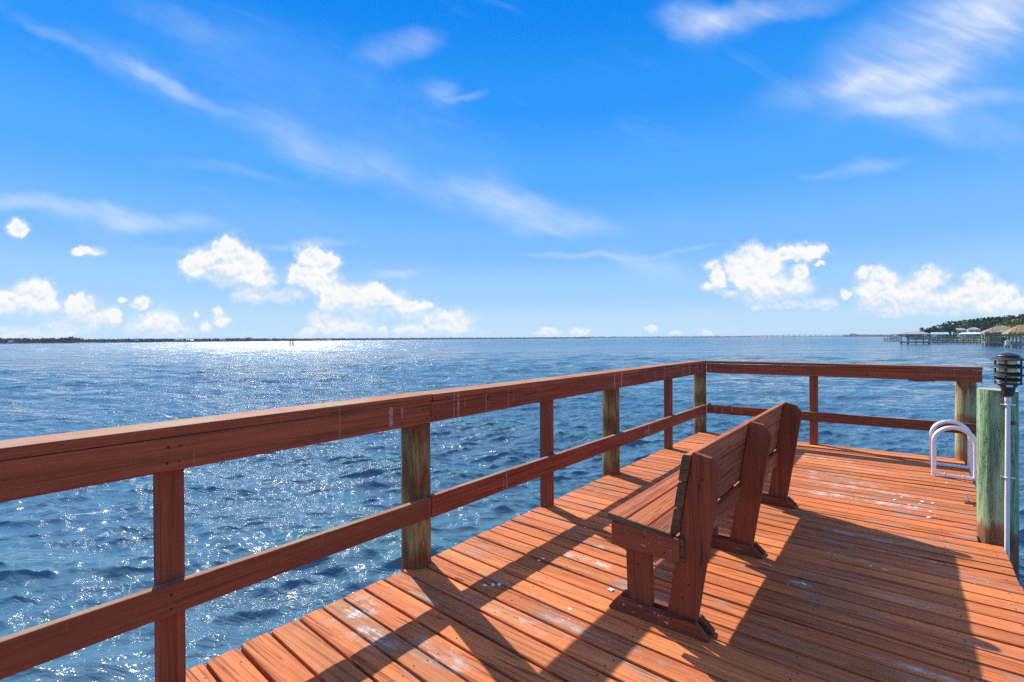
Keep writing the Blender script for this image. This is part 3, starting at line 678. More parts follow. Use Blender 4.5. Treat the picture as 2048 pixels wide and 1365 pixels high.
def build_crumbs():
    pts = [(-1.815, 2.12, .016), (-1.79, 2.145, .015), (-1.85, 2.09, .012), (-1.268, 2.472, .02), (-1.344, 2.171, .014), (-1.785, 2.567, .012), (-1.79, 2.53, .009), (-1.835, 3.174, .010), (-1.404, 3.432, .012), (-1.30, 3.18, .015),
           (-.169, 3.68, .013), (-.099, 3.676, .012), (-.028, 5.424, .014), (.107, 5.378, .015), (.174, 5.381, .013), (.136, 4.933, .02), (.065, 5.161, .016), (-.074, 5.305, .014), (.02, 5.2, .013), (.09, 5.30, .012), (.15, 5.12, .01), (-.45, 3.19, .012), (-1.30, 3.95, .012), (-1.0, 4.3, .012), (.30, 6.2, .010)]
    bm = bmesh.new(); bmesh.ops.create_icosphere(bm, subdivisions=2, radius=1)
    for v in bm.verts:
        v.co *= 1 + .28 * math.sin(v.co.x * 5 + v.co.y * 3) * math.sin(v.co.z * 4 + v.co.y * 6)
    me = bpy.data.meshes.new('dried_dropping'); bm.to_mesh(me); bm.free(); me.materials.append(M_CRUMB)
    for (x, y, r) in pts:
        o = bpy.data.objects.new('dried_dropping', me); COL.objects.link(o)
        o.location = (x, y, r * .12 + .0008); o.scale = (r * random.uniform(.7, 1.3), r * random.uniform(.5, .9), r * .20); o.rotation_euler = (0, 0, random.uniform(0, 6))
        if y < 2.3 and x < -1.7: lab = 'white dropping in the crossing rail shadows near the first round post'
        elif y < 2.3: lab = 'flat white dropping in the sun between rail shadows, nearest the viewer'
        elif x < -1.7: lab = 'white dropping on the boards between the left railing and the bench' if y < 3 else 'white dropping beside the foot of the second square post'
        elif y < 2.6: lab = 'largest white dropping, just left of the near bench foot'
        elif x < -1.0: lab = 'white dropping on the boards under the bench seat'
        elif x < -.4: lab = 'white dropping in the bench shadow right of the middle bench foot'
        elif y < 4: lab = 'one of two white droppings in the middle of the bench shadow'
        elif y > 6: lab = 'small white dropping just in front of the aluminium ladder'
        else: lab = 'white dropping in the scattered sunlit cluster between the bench and the green piling'
        tag(o, lab, 'dropping', 'dried bird droppings on the deck')
build_crumbs()

# ------------------------------------------------------------------ water
def build_water():
    rr = [0.4]
    while rr[-1] < 7000:
        r = rr[-1]; rr.append(r + (max(0.026, r * r / 3600.0) if r < 170 else r * (0.047 if r < 600 else 0.06)))
    rr = np.array(rr)
    head = math.atan2(_f.y, _f.x)
    ang = np.concatenate([np.linspace(-math.pi, -1.05, 90, endpoint=False), np.linspace(-1.05, 1.05, 1050), np.linspace(1.05, math.pi, 91)[1:-1]])
    A = head + ang; nA = len(A); nR = len(rr)
    Rg, Ag = np.meshgrid(rr, A, indexing='ij'); X = Rg * np.cos(Ag); Y = Rg * np.sin(Ag); Z = np.zeros_like(X)
    dr = np.gradient(rr)[:, None]; da = np.minimum(Rg * 0.0021, 50)
    DX = np.zeros_like(X); DY = np.zeros_like(X)
    wind = head + math.radians(172)                  # waves run towards the viewer
    lams = np.exp(np.linspace(math.log(0.13), math.log(7.5), 90))
    for i, lam in enumerate(lams):
        th = wind + rng.normal(0, 0.62 if lam < 1.5 else 0.42); k = 2 * math.pi / lam
        amp = 0.0084 * lam ** 0.88 * math.exp(-(max(lam - 3.0, 0) / 3.0) ** 2) * rng.uniform(.6, 1.3) * (1.55 if lam < .45 else .86 if lam < 1.6 else .8)
        fade = np.clip((lam / (2.2 * np.maximum(dr, 0.6 * da)) - 0.6) / 1.0, 0, 1)
        if fade.max() <= 0: continue
        c, s = math.cos(th), math.sin(th); ph = k * (X * c + Y * s) + rng.uniform(0, 6.28)
        a = amp * fade
        Z += a * np.cos(ph); DX -= 0.85 * a * c * np.sin(ph); DY -= 0.85 * a * s * np.sin(ph)
    # gusts: patches of rougher and calmer water
    gust = 0.85 + 0.3 * np.sin(X * .11 + np.sin(Y * .07) * 2) * np.sin(Y * .13 + 1.3)
    Z *= gust; X = X + DX * gust; Y = Y + DY * gust
    co = np.stack([X, Y, Z + WL], -1).reshape(-1, 3)
    i0 = np.arange(nR - 1)[:, None] * nA; j = np.arange(nA)[None, :]; j1 = (j + 1) % nA
    quads = np.stack([i0 + j, i0 + nA + j, i0 + nA + j1, i0 + j1], -1).reshape(-1, 4)
    me = bpy.data.meshes.new('water'); nv = len(co); nf = len(quads)
    me.vertices.add(nv); me.vertices.foreach_set('co', co.astype(np.float32).ravel())
    me.loops.add(nf * 4); me.loops.foreach_set('vertex_index', quads.astype(np.int32).ravel())
    me.polygons.add(nf); me.polygons.foreach_set('loop_start', np.arange(nf, dtype=np.int32) * 4); me.polygons.foreach_set('loop_total', np.full(nf, 4, np.int32))
    me.polygons.foreach_set('use_smooth', np.ones(nf, bool)); me.update(calc_edges=True); me.validate()
    o = bpy.data.objects.new('water', me); COL.objects.link(o); tag(o, kind='structure')
    m, g, p = mat('river_water')
    pos = g.node('ShaderNodeNewGeometry').outputs['Position']
    flat = g.v('MULTIPLY', pos, (1, 1, 0))
    dist = g.v('LENGTH', flat)
    # coordinates turned so that x runs across the wave fronts
    q = g.mapping(flat, rot=(0, 0, -wind))
    far = g.ss(dist, 8, 60)
    h5 = None
    def layer(scale, sx, sy, det, rough, dist_=0.4): return g.noise(g.mapping(q, scale=(sx, sy, 1)), scale, det, rough, dist_)
    h1 = layer(9.0, 1.0, 0.5, 4, 0.62); h2 = layer(2.2, 1.0, 0.45, 4, 0.6, .6); h3 = layer(0.55, 1.0, 0.4, 2, 0.5, .5); h4 = layer(0.13, 1, .4, 2, .5, .5); h5 = layer(0.035, 1, .35, 2, .55, .5)
    hh = g.m('MULTIPLY', h1, g.m('MULTIPLY', g.ss(h3, 0.38, 0.62, 0.014, 0.036), g.ss(dist, 40, 12, 0.3, 1)))
    hh = g.m('ADD', hh, g.m('MULTIPLY', h2, g.m('MULTIPLY', g.ss(dist, 4, 25, 0.07, 0.22), g.ss(dist, 110, 40, 0.35, 1))))
    hh = g.m('ADD', hh, g.m('MULTIPLY', h3, g.ss(dist, 12, 45, 0.0, 1.0)))
    hh = g.m('ADD', hh, g.m('MULTIPLY', h4, g.ss(dist, 40, 130, 0.0, 3.2)))
    hh = g.m('ADD', hh, g.m('MULTIPLY', h5, g.ss(dist, 120, 500, 0.0, 11.0)))
    bp = g.node('ShaderNodeBump'); bp.inputs['Strength'].default_value = 1.0; bp.inputs['Distance'].default_value = 1.0
    g.l.new(hh, bp.inputs['Height']); g.l.new(bp.outputs[0], p.inputs['Normal'])
    # body colour: greener where a crest lets light through, streaks of foam nearby
    sp = g.node('ShaderNodeSeparateXYZ'); g.l.new(pos, sp.inputs[0])
    crest = g.ss(sp.outputs[2], WL + 0.01, WL + 0.12)
    body = g.mix(crest, (0.070, 0.158, 0.215), (0.068, 0.172, 0.205))
    foam = g.m('MULTIPLY', g.ss(layer(2.6, 1, .38, 7, .68, 1.6), .60, .70), g.ss(layer(.45, 1, .7, 3, .5), .50, .64))
    body = g.mix(g.m('MULTIPLY', foam, 0.55), body, (0.45, 0.55, 0.60))
    g.l.new(body, p.inputs['Base Color'])
    p.inputs['IOR'].default_value = 1.333
    rg = g.m('ADD', g.ss(dist, 5, 200, 0.05, 0.20), g.m('MULTIPLY', foam, .35)); g.l.new(rg, p.inputs['Roughness'])
    me.materials.append(m)
build_water()

# ------------------------------------------------------------------ far shores
M_FOL_DARK = plain('dark_foliage', (0.040, 0.062, 0.030), 0.9, 0, 0.5, 0.35, 0.1)
M_FOL_SHORE = plain('shore_foliage', (0.058, 0.074, 0.045), 0.9, 0, 0.4, 0.1, 0.1)  # leaf colour lightened to carry part of the distance haze
M_FOL_MID = plain('green_foliage', (0.075, 0.105, 0.035), 0.9, 0, 0.45, 0.6, 0.1)
M_FOL_LIGHT = plain('yellow_green_foliage', (0.17, 0.21, 0.05), 0.9, 0, 0.4, 0.6, 0.1)
M_BARK = plain('bark', (0.14, 0.11, 0.085), 0.9)
M_BANK = plain('bank_soil', (0.10, 0.10, 0.05), 0.95, 0, 0.4, 0.1)
M_GRASS = plain('bank_grass', (0.22, 0.30, 0.05), 0.95, 0, 0.35, 0.5)
M_OLDWOOD = plain('grey_dock_timber', (0.29, 0.26, 0.20), 0.85, 0, 0.3, 1.5)
M_DARKWOOD = plain('wet_piling', (0.07, 0.065, 0.055), 0.8, 0, 0.3, 1.5)
M_SHINGLE = plain('grey_shingles', (0.33, 0.30, 0.29), 0.85, 0, 0.15, 1.2)
M_TEAL = plain('teal_metal_roof', (0.34, 0.48, 0.47), 0.6, 0, 0.1, 1)
M_WHITE = plain('white_paint', (0.72, 0.74, 0.76), 0.5, 0, 0.06, 1)
M_THATCH = plain('palm_thatch', (0.40, 0.32, 0.22), 0.95, 0, 0.4, 2.2)
M_THATCH2 = plain('orange_thatch', (0.42, 0.28, 0.14), 0.95, 0, 0.4, 2.2)
M_BLUEHOUSE = plain('blue_grey_wall', (0.30, 0.37, 0.43), 0.8, 0, 0.1, 0.6)
M_TEALHOUSE = plain('pale_teal_wall', (0.33, 0.55, 0.58), 0.8, 0, 0.1, 0.6)
M_GLASS = plain('window_glass', (0.03, 0.04, 0.05), 0.1, 0, 0.1, 1, 0.6)
M_CONC = plain('bridge_concrete', (0.10, 0.12, 0.14), 0.8, 0, 0.1, 0.02)
M_HULL = plain('white_hull', (0.70, 0.72, 0.75), 0.3, 0, 0.05, 1)
M_NAVY = plain('navy_engine_cover', (0.03, 0.04, 0.09), 0.4, 0, 0.1, 3)
M_GREEN = plain('green_plastic', (0.05, 0.30, 0.24), 0.5)
M_BUFF = plain('buff_stucco', (0.50, 0.42, 0.33), 0.8)
M_ROOFTILE = plain('faded_pink_tiles', (0.36, 0.25, 0.21), 0.85)
M_REDBOARD = plain('faded_red_board', (0.42, 0.14, 0.09), 0.7)

def height_above(px, py, depth):
    """world z seen at a picture point for something standing at that depth"""
    yh = 677.2 - (px - 1024) * 0.0055
    return EYE + (yh - py) / F * depth

def leaves(mb, c, rx, ry, rz, n, s):
    """leaf clumps scattered through a crown's volume"""
    for _ in range(n):
        while True:
            p = Vector((random.uniform(-1, 1), random.uniform(-1, 1), random.uniform(-1, 1)))
            if .25 < p.length < 1: break
        q = Vector((c[0] + p.x * rx, c[1] + p.y * ry, c[2] + p.z * rz))
        a = Vector((random.gauss(0, 1), random.gauss(0, 1), random.gauss(0, 1))).normalized(); b = a.orthogonal().normalized(); d = a.cross(b)
        t = s * random.uniform(.6, 1.4)
        mb.add([q + b * t, q + d * t * .8, q - b * t, q - d * t * .8], [(0, 1, 2, 3)])
def tree(px, depth, top, spread, z0, m, label, name='tree', group=None, n=160, leaf=.5):
    b = spot(px, depth, z0); h = top - z0
    T = thing(name, b, label, 'tree', group)
    mb = MB(); mb.tube([b, b + Vector((.1, .1, h * .4)), b + Vector((-.1, .2, h * .8))], [h * .035, h * .026, h * .01], 7)
    for a in (0.4, 2.3, 4.4): mb.tube([b + Vector((.05, .1, h * .38)), b + Vector((spread * .5 * math.cos(a), spread * .5 * math.sin(a), h * .7))], [h * .018, h * .006], 5)
    mb.build('trunk', M_BARK, T)
    cr = MB()
    for k in range(6):
        a = k * 1.05 + random.random(); r = spread * random.uniform(.3, .6)
        leaves(cr, (b.x + r * math.cos(a), b.y + r * math.sin(a), z0 + h * random.uniform(.58, .84)), spread * .45, spread * .45, h * .17, n // 6, leaf)
    cr.build('crown', m, T)
    return T
def palm(px, depth, top, z0, label, spread=2.2):
    b = spot(px, depth, z0); T = thing('palm_tree', b, label, 'palm')
    MB().tube([b, b + Vector((.15, 0, (top - z0) * .5)), Vector((b.x + .1, b.y, top - .8))], [.22, .17, .14], 8).build('trunk', M_BARK, T)
    cr = MB(); c = Vector((b.x + .1, b.y, top - .8))
    for k in range(22):
        a = k * 2.4; e = random.uniform(-.4, 1.2); L = spread * random.uniform(.8, 1.1); d = Vector((math.cos(a) * math.cos(e), math.sin(a) * math.cos(e), math.sin(e)))
        s = Vector((-math.sin(a), math.cos(a), 0)) * .32; m1 = c + d * L * .5 + Vector((0, 0, .15)); m2 = c + d * L - Vector((0, 0, .7))
        cr.add([c - s * .2, c + s * .2, m1 + s, m1 - s, m2 + s * .3, m2 - s * .3], [(0, 1, 2, 3), (3, 2, 4, 5)])
    cr.build('crown', M_FOL_DARK, T)

def strip(name, pts, back, h, mat_):
    """low land strip along a list of shoreline points, reaching back away from the viewer"""
    vs = []; n = len(pts)
    for p in pts:
        d = Vector((p.x, p.y, 0)).normalized()
        vs += [(p.x, p.y, WL - .4), (p.x + d.x * 4, p.y + d.y * 4, WL + h), (p.x + d.x * back, p.y + d.y * back, WL + h * 1.3), (p.x + d.x * back, p.y + d.y * back, WL - 1)]
    fs = []
    for i in range(n - 1):
        for k in range(3): fs.append((i * 4 + k, i * 4 + k + 1, i * 4 + k + 5, i * 4 + k + 4))
    o = MB().add(vs, fs).build(name, mat_); tag(o, kind='structure'); return o

def far_shores():
    # left shore: waterline in the picture and height of the tree line above it
    line = [(-420, 690.5, 14), (-200, 689.5, 13), (0, 688, 13), (60, 687.6, 12), (120, 687, 12), (150, 686.8, 14), (165, 686.6, 9), (230, 686, 9), (300, 685.2, 9), (400, 684.2, 7.5), (495, 683.4, 8), (520, 683.2, 7), (600, 682.4, 6.0), (700, 681.2, 5.2), (800, 680.2, 4.6), (900, 679.3, 4.2), (1000, 678.6, 3.6), (1100, 677.9, 3.6), (1180, 677.4, 3.4)]
    def interp(px):
        for (a, b) in zip(line, line[1:]):
            if a[0] <= px <= b[0]:
                t = (px - a[0]) / (b[0] - a[0]); return a[1] + (b[1] - a[1]) * t, a[2] + (b[2] - a[2]) * t
        return line[-1][1:]
    pts = [water_spot(px, py) for px, py, h in line]
    strip('left_shore', pts, 120, .9, M_BANK)
    mb = MB(); px = -420
    while px < 1180:
        py, h = interp(px); p = water_spot(px, py); depth = p.xy.dot(_f.xy); H = h / F * depth
        d = Vector((p.x, p.y, 0)).normalized()
        wpx = max(3.2, 7.5 * (600 / depth) ** .5); w = wpx / F * depth
        for row in range(3):
            q = p + d * (8 + row * 14) ; hh = H * random.uniform(.76, .94) * (1 + .02 * row)
            if 488 < px < 506 and row == 0: hh *= 1.35
            jx = random.uniform(-.5, .5) * w
            side = Vector((-d.y, d.x, 0))
            c = q + side * jx
            leaves(mb, (c.x, c.y, WL + hh * .5), w * .95, w * .95, hh * .5, 46, max(H * .13, .5))
            leaves(mb, (c.x, c.y, WL + hh * .22), w * 1.1, w * 1.0, hh * .22, 22, max(H * .14, .5))
        px += wpx * .8
    tag(mb.build('left_shore_trees', M_FOL_SHORE), kind='stuff')
    # farther shore on the right half, 3.5 to 5 km away, and a nearer point of land by the docks
    far = []
    for px in range(1150, 1900, 30):
        depth = 3600 + (px - 1150) * .6 if px < 1700 else 2600
        far.append(spot(px, depth, WL))
    strip('distant_shore', far, 150, 1.2, M_BANK)
    mb = MB()
    for (a, b, dep, hh) in ((1150, 1500, 3700, 9), (1500, 1720, 4000, 5), (1690, 1900, 2500, 12)):
        px = a
        while px < b:
            p = spot(px, dep + 60, WL); h = hh * random.uniform(.78, 1.1); w = dep * .0062
            if random.random() < .06: h *= 1.5
            leaves(mb, (p.x, p.y, WL + h * .5), w, w, h * .5, 44, dep * .0011)
            px += 3.0
    tag(mb.build('distant_trees', M_FOL_DARK), kind='stuff')
    # houses on the left shore
    for (px, dy, w, h, lab) in ((272, 1.5, 5.5, 3.4, 'largest white house among the trees of the left shore'), (22, 1.2, 4, 2.4, 'small white house near the left end of the far shore'), (358, 1.2, 10, 2.6, 'long low buff house by the water on the far shore'),
                                (380, 1.2, 9, 2.6, 'white flat-roofed boathouse beside the buff house on the far shore'), (657, 1.0, 12, 2.8, 'white house with long roof right of the channel marker'), (445, 1.0, 7, 3, 'small pale house between the boathouse and the channel marker')):
        py, _h = interp(px); p = water_spot(px, py); d = Vector((p.x, p.y, 0)).normalized(); side = Vector((-d.y, d.x, 0))
        q = p + d * 5; zb = WL + .8 + (1.0 if px == 272 else 0)
        T = thing('house', (q.x, q.y, zb), lab, 'house')
        Mx = Matrix(((side.x, d.x, 0, q.x), (side.y, d.y, 0, q.y), (0, 0, 1, zb), (0, 0, 0, 1)))
        wl = MB(); wl.box(-w / 2, w / 2, -2, 2, 0, h * .65, M=Mx); wl.build('wall', M_WHITE if 'buff' not in lab else M_BUFF, T)
        rf = MB(); rf.add([Mx @ Vector(v) for v in ((-w / 2 - .4, -2.4, h * .65), (w / 2 + .4, -2.4, h * .65), (w / 2 + .4, 2.4, h * .65), (-w / 2 - .4, 2.4, h * .65), (-w / 4, 0, h), (w / 4, 0, h))], [(0, 1, 5, 4), (1, 2, 5), (2, 3, 4, 5), (3, 0, 4), (0, 3, 2, 1)])
        rf.build('roof', M_SHINGLE if px != 380 else M_WHITE, T)
        wn = MB(); wn.box(-w * .3, -w * .1, -2.03, -1.9, h * .2, h * .5, M=Mx); wn.build('window', M_GLASS, T)
        wn = MB(); wn.box(w * .1, w * .3, -2.03, -1.9, h * .2, h * .5, M=Mx); wn.build('window', M_GLASS, T)
far_shores()

def channel_marker():
    p = water_spot(583, 691.8); depth = p.xy.dot(_f.xy); s = depth / F
    T = thing('channel_marker', (p.x, p.y, WL), 'two thin posts with a faded red board standing alone in the glittering water', 'marker')
    for dx, top in ((-2.9, 678.8), (2.9, 677.4)):
        c = p + _r * dx * s; MB().tube([(c.x, c.y, WL - 1), (c.x, c.y, height_above(583, top, depth))], .23, 8).build('post', M_DARKWOOD, T)
    z0, z1 = height_above(583, 682.2, depth), height_above(583, 679.4, depth); a = p - _r * 3.4 * s; b = p + _r * 3.2 * s; n = _f * .06
    MB().add([a - n + Vector((0, 0, z0 - WL)), b - n + Vector((0, 0, z0 - WL)), b - n + Vector((0, 0, z1 - WL)), a - n + Vector((0, 0, z1 - WL)), a + n + Vector((0, 0, z0 - WL)), b + n + Vector((0, 0, z0 - WL)), b + n + Vector((0, 0, z1 - WL)), a + n + Vector((0, 0, z1 - WL))],
             [(0, 1, 2, 3), (7, 6, 5, 4), (0, 4, 5, 1), (3, 2, 6, 7), (0, 3, 7, 4), (1, 5, 6, 2)]).build('board', M_REDBOARD, T)
channel_marker()

def sailboat():
    p = spot(1021, 1250, WL); T = thing('sailboat', p, 'tiny white sailboat far out near the middle of the horizon', 'sailboat')
    def q(x, z, o=0): v = p + _r * x + _f * o; return (v.x, v.y, WL + z)
    MB().add([q(-3.4, 1.1, -1), q(3.8, 1.3, 0), q(-3.4, 1.1, 1), q(-3, -.2, -.7), q(3, -.2, 0), q(-3, -.2, .7)], [(0, 1, 2), (3, 5, 4), (0, 3, 4, 1), (1, 4, 5, 2), (2, 5, 3, 0)]).build('hull', M_HULL, T)
    MB().tube([q(.3, 1), q(.3, 9)], .09, 6).build('mast', M_ALU, T)
    MB().add([q(.25, 1.8, -.05), q(-2.9, 1.9, -.05), q(.25, 8.6, -.05), q(.25, 1.8, .05), q(-2.9, 1.9, .05), q(.25, 8.6, .05)], [(0, 1, 2), (5, 4, 3), (0, 3, 4, 1), (1, 4, 5, 2), (2, 5, 3, 0)]).build('sail', M_WHITE, T)
sailboat()

def bridge():
    D = 3450; s = D / F
    T = thing('causeway_bridge', spot(1605, D, WL), 'long low concrete bridge humped over the water on the right horizon', 'bridge')
    def top(px):
        k = max(0.0, 1 - ((px - 1592) / 122) ** 2); return 674.2 - (px - 1480) * .004 - 3.6 * k ** .8
    deck = MB(); vs = []; pxs = list(range(1474, 1731, 8)); n = len(pxs)
    for px in pxs:
        z1 = height_above(px, top(px), D); z0 = z1 - .7 * s
        for off in (-6, 6):
            for z in (z0, z1): v = spot(px, D + off); vs.append((v.x, v.y, z))
    fs = []
    for i in range(n - 1):
        a = i * 4; b = a + 4
        fs += [(a, b, b + 1, a + 1), (a + 2, a + 3, b + 3, b + 2), (a + 1, b + 1, b + 3, a + 3), (a, a + 2, b + 2, b)]
    deck.add(vs, fs).build('road_deck', M_CONC, T)
    px = 1491
    while px < 1726:
        z1 = height_above(px, top(px), D) - .42 * s + .3
        for off in (-4, 4):
            v = spot(px, D + off); MB().box(v.x - 2.4, v.x + 2.4, v.y - 2.4, v.y + 2.4, WL - 1, z1).build('pier', M_CONC, T)
        px += 10.8
bridge()

# ------------------------------------------------------------------ right bank: land, hill woods, docks, huts
def right_bank():
    # heightfield
    nx, ny = 60, 70; vs = []; fs = []
    def shore_x(y): return 27 + 7 * math.sin(y * .012 + 1) + max(0, (y - 500)) * .02 - (y > 700) * (y - 700) * .045
    def H(x, y):
        d = x - shore_x(y); base = max(-2.0, min(1.0, d * .22)) if d < 4 else 1.0
        hill = 6.5 * (1 / (1 + math.exp(-(d - 40) / 14))) * (1 if y < 700 else max(.25, 1 - (y - 700) / 500))
        return WL + base + hill
    for j in range(ny):
        y = 70 + (1250 - 70) * (j / (ny - 1)) ** 1.5
        for i in range(nx):
            x = shore_x(y) - 5 + 330 * (i / (nx - 1)) ** 1.8
            vs.append((x, y, H(x, y) - (.8 if i == 0 else 0)))
    for j in range(ny - 1):
        for i in range(nx - 1): a = j * nx + i; fs.append((a, a + 1, a + nx + 1, a + nx))
    o = MB().add(vs, fs).build('right_bank', M_GRASS); tag(o, kind='structure')
    return H, shore_x
HB, SHX = right_bank()
def crest(px):
    pts = [(1812, 668), (1838, 664.5), (1850, 660), (1864, 656), (1880, 652.5), (1897, 648), (1905, 646), (1925, 643.5), (1950, 640), (1972, 637.5), (2000, 636), (2020, 635), (2048, 632), (2300, 622)]
    for a, b in zip(pts, pts[1:]):
        if a[0] <= px <= b[0]: return a[1] + (b[1] - a[1]) * (px - a[0]) / (b[0] - a[0])
    return 668
def hill_woods():
    mb = MB(); mb2 = MB(); px = 1826
    while px < 2260:
        t = (px - 1826) / 222
        for depth in ((620, 480, 380) if px < 1960 else (420, 330, 260)):
            dd = depth * random.uniform(.92, 1.08); zt = height_above(px, crest(px) + random.uniform(-.6, 2.4), dd) if depth in (380, 260) else height_above(px, crest(px) + random.uniform(0, 6) + (4 if depth == 480 or depth == 330 else 1), dd)
            w = dd * .012
            c = spot(px, dd); z0 = WL + 1.5
            k = 2 if zt - z0 > 8 else 1
            for i in range(k + 1):
                f_ = (i + .5) / (k + 1)
                leaves(mb if random.random() < .9 else mb2, (c.x + random.uniform(-w, w) * .5, c.y, z0 + (zt - z0) * f_), w, w, (zt - z0) / (k + 1) * .75, 60, dd * .0024)
        px += 5.5
    tag(mb.build('hillside_woods', M_FOL_DARK), kind='stuff'); tag(mb2.build('hillside_undergrowth', M_FOL_MID), kind='stuff')
hill_woods()

def frame(px0, px1, depth):
    """a front face square to the dock axes (constant world y) between two bearings"""
    pc = (px0 + px1) / 2; b = bearing(pc); Y = b.y * depth
    X = lambda px: bearing(px).x / bearing(px).y * Y
    cx = (X(px0) + X(px1)) / 2; c = Vector((cx, Y, 0))
    return c, X(px1) - X(px0), Matrix.Translation(c), (lambda px: X(px) - cx), pc
def gable(px0, px1, eave, ridge, base, depth, wall, roof, label, hip=.25, name='house', windows=3, dd=8.0):
    """house facing the viewer; picture columns px0..px1, eave / ridge / base rows"""
    c, w, Mx, fx, cx_ = frame(px0, px1, depth)
    z0, ze, zr = (height_above(cx_, v, depth) for v in (base, eave, ridge))
    T = thing(name, (c.x, c.y, z0), label, 'house')
    MB().box(-w * .46, w * .46, .3, dd, z0, ze, M=Mx).build('wall', wall, T)
    MB().add([Mx @ Vector(v) for v in ((-w / 2, -.3, ze), (w / 2, -.3, ze), (w / 2, dd + .4, ze), (-w / 2, dd + .4, ze), (-w / 2 + w * hip, dd / 2, zr), (w / 2 - w * hip, dd / 2, zr))], [(0, 1, 5, 4), (1, 2, 5), (2, 3, 4, 5), (3, 0, 4), (0, 3, 2, 1)]).build('roof', roof, T)
    for k in range(windows):
        x = (-.36 + .72 * (k + .5) / windows) * w; ww = w * .07
        f_ = MB().box(x - ww - .12, x + ww + .12, .22, .28, z0 + (ze - z0) * .28, z0 + (ze - z0) * .82, M=Mx).build('window', M_WHITE, T)
        MB().box(x - ww, x + ww, .17, .215, z0 + (ze - z0) * .34, z0 + (ze - z0) * .76, M=Mx).build('pane', M_GLASS, f_)
    return T
gable(1904, 1936, 660.5, 656.5, 669.5, 235, M_BLUEHOUSE, M_SHINGLE, 'two-storey blue-grey house between the bare tree and the white boathouse roof', .3, windows=3)
gable(1936, 1962, 659.5, 655, 668, 225, M_BLUEHOUSE, M_SHINGLE, 'grey hip-roofed house rising behind the white boathouse roof', .35, windows=2)
gable(1967, 1998, 664.8, 661.5, 671.5, 190, M_TEALHOUSE, M_BUFF, 'pale teal house with white windows seen under the first thatched roof', .2, windows=3)
gable(1900, 1909, 648.8, 646.8, 651, 365, M_WHITE, M_WHITE, 'highest small white house near the top of the wooded hill', .2, windows=1, dd=5)
gable(1872, 1880, 655.2, 653.6, 657.5, 365, M_WHITE, M_TEAL, 'small pale house lowest on the left end of the wooded hill', .2, windows=1, dd=5)
gable(1881, 1888, 654.6, 652.8, 657, 355, M_WHITE, M_SHINGLE, 'small white house with grey roof just right of the lowest hill house', .2, windows=1, dd=5)
gable(2028, 2044, 640.5, 637.5, 646, 185, M_BUFF, M_ROOFTILE, 'buff house behind the yellow-green trees above the thatched huts', .3, windows=2)

def jetty(px0, px1, deck, water, depth, label, posts, rail=None, post_top=None, name='jetty', parent=None, wdt=1.6, dpx=None):
    """long narrow pier seen from the side: picture rows for its boards, waterline and hand rail"""
    c, w, Mx, fx, pc = frame(px0, px1, depth)
    T = parent or thing(name, (c.x, c.y, WL), label, 'pier')
    zd = height_above(pc, deck, depth)
    MB().box(-w / 2, w / 2, -wdt / 2, wdt / 2, zd - .45, zd, M=Mx).build('walkway', M_OLDWOOD, T)
    for px in posts:
        x = fx(px)
        for yy in (-wdt / 2 - .12, wdt / 2 + .12):
            b = Mx @ Vector((x, yy, WL - 1.2)); t = Vector((b.x, b.y, height_above(px, post_top or deck, depth)))
            MB().tube([b, (b.x, b.y, zd - .3), t] if yy < 0 else [b, (b.x, b.y, zd - .35), (b.x, b.y, zd - .3)], [.15, .14, .12], 8).build('pile', M_OLDWOOD, T)
    if rail:
        zr = height_above(pc, rail, depth)
        for yy in (-wdt / 2 - .02, wdt / 2 + .02):
            MB().box(-w / 2, w / 2, yy - .06, yy + .06, zr - .14, zr + .06, M=Mx).build('hand_rail', M_OLDWOOD, T)
            MB().box(-w / 2, w / 2, yy - .04, yy + .04, (zr + zd) / 2 - .10, (zr + zd) / 2 + .10, M=Mx).build('hand_rail', M_OLDWOOD, T)
    return T, Mx, w, pc
def shelter(px0, px1, eave, ridge, deck, water, depth, roofm, label, hip, posts, name='boathouse', dd=6.0, jet=True, thick=.18):
    c, w, Mx, fx, pc = frame(px0, px1, depth)
    T = thing(name, (c.x, c.y, WL), label, 'boathouse')
    ze, zr, zd = (height_above(pc, v, depth) for v in (eave, ridge, deck))
    MB().add([Mx @ Vector(v) for v in ((-w / 2, -.5, ze), (w / 2, -.5, ze), (w / 2, dd + .5, ze), (-w / 2, dd + .5, ze), (-w / 2 + w * hip, dd / 2, zr), (w / 2 - w * hip, dd / 2, zr),
              (-w / 2, -.5, ze - thick), (w / 2, -.5, ze - thick), (w / 2, dd + .5, ze - thick), (-w / 2, dd + .5, ze - thick))],
             [(0, 1, 5, 4), (1, 2, 5), (2, 3, 4, 5), (3, 0, 4), (9, 8, 7, 6), (6, 7, 1, 0), (7, 8, 2, 1), (8, 9, 3, 2), (9, 6, 0, 3)]).build('roof', roofm, T)
    for px in posts:
        x = fx(px)
        for yy in (.1, dd - .1):
            x += random.uniform(-.25, .25) * (yy > 1)
            b = Mx @ Vector((x, yy, WL - 1.2)); MB().tube([b, (b.x, b.y, ze - thick)], .15, 8).build('post', M_OLDWOOD, T)
            if yy < 1:
                for sg in (-1, 1): MB().tube([(b.x, b.y, ze - .9), (b.x + sg * .7, b.y, ze - thick)], .06, 5).build('brace', M_OLDWOOD, T)
    if jet:
        MB().box(-w / 2 + .3, w / 2 - .3, -.35, 1.3, zd - .42, zd, M=Mx).build('walkway', M_OLDWOOD, T)
        MB().box(-w / 2 + .3, w / 2 - .3, dd - 1.0, dd + .3, zd - .42, zd, M=Mx).build('walkway', M_OLDWOOD, T)
    return T, Mx, w, pc
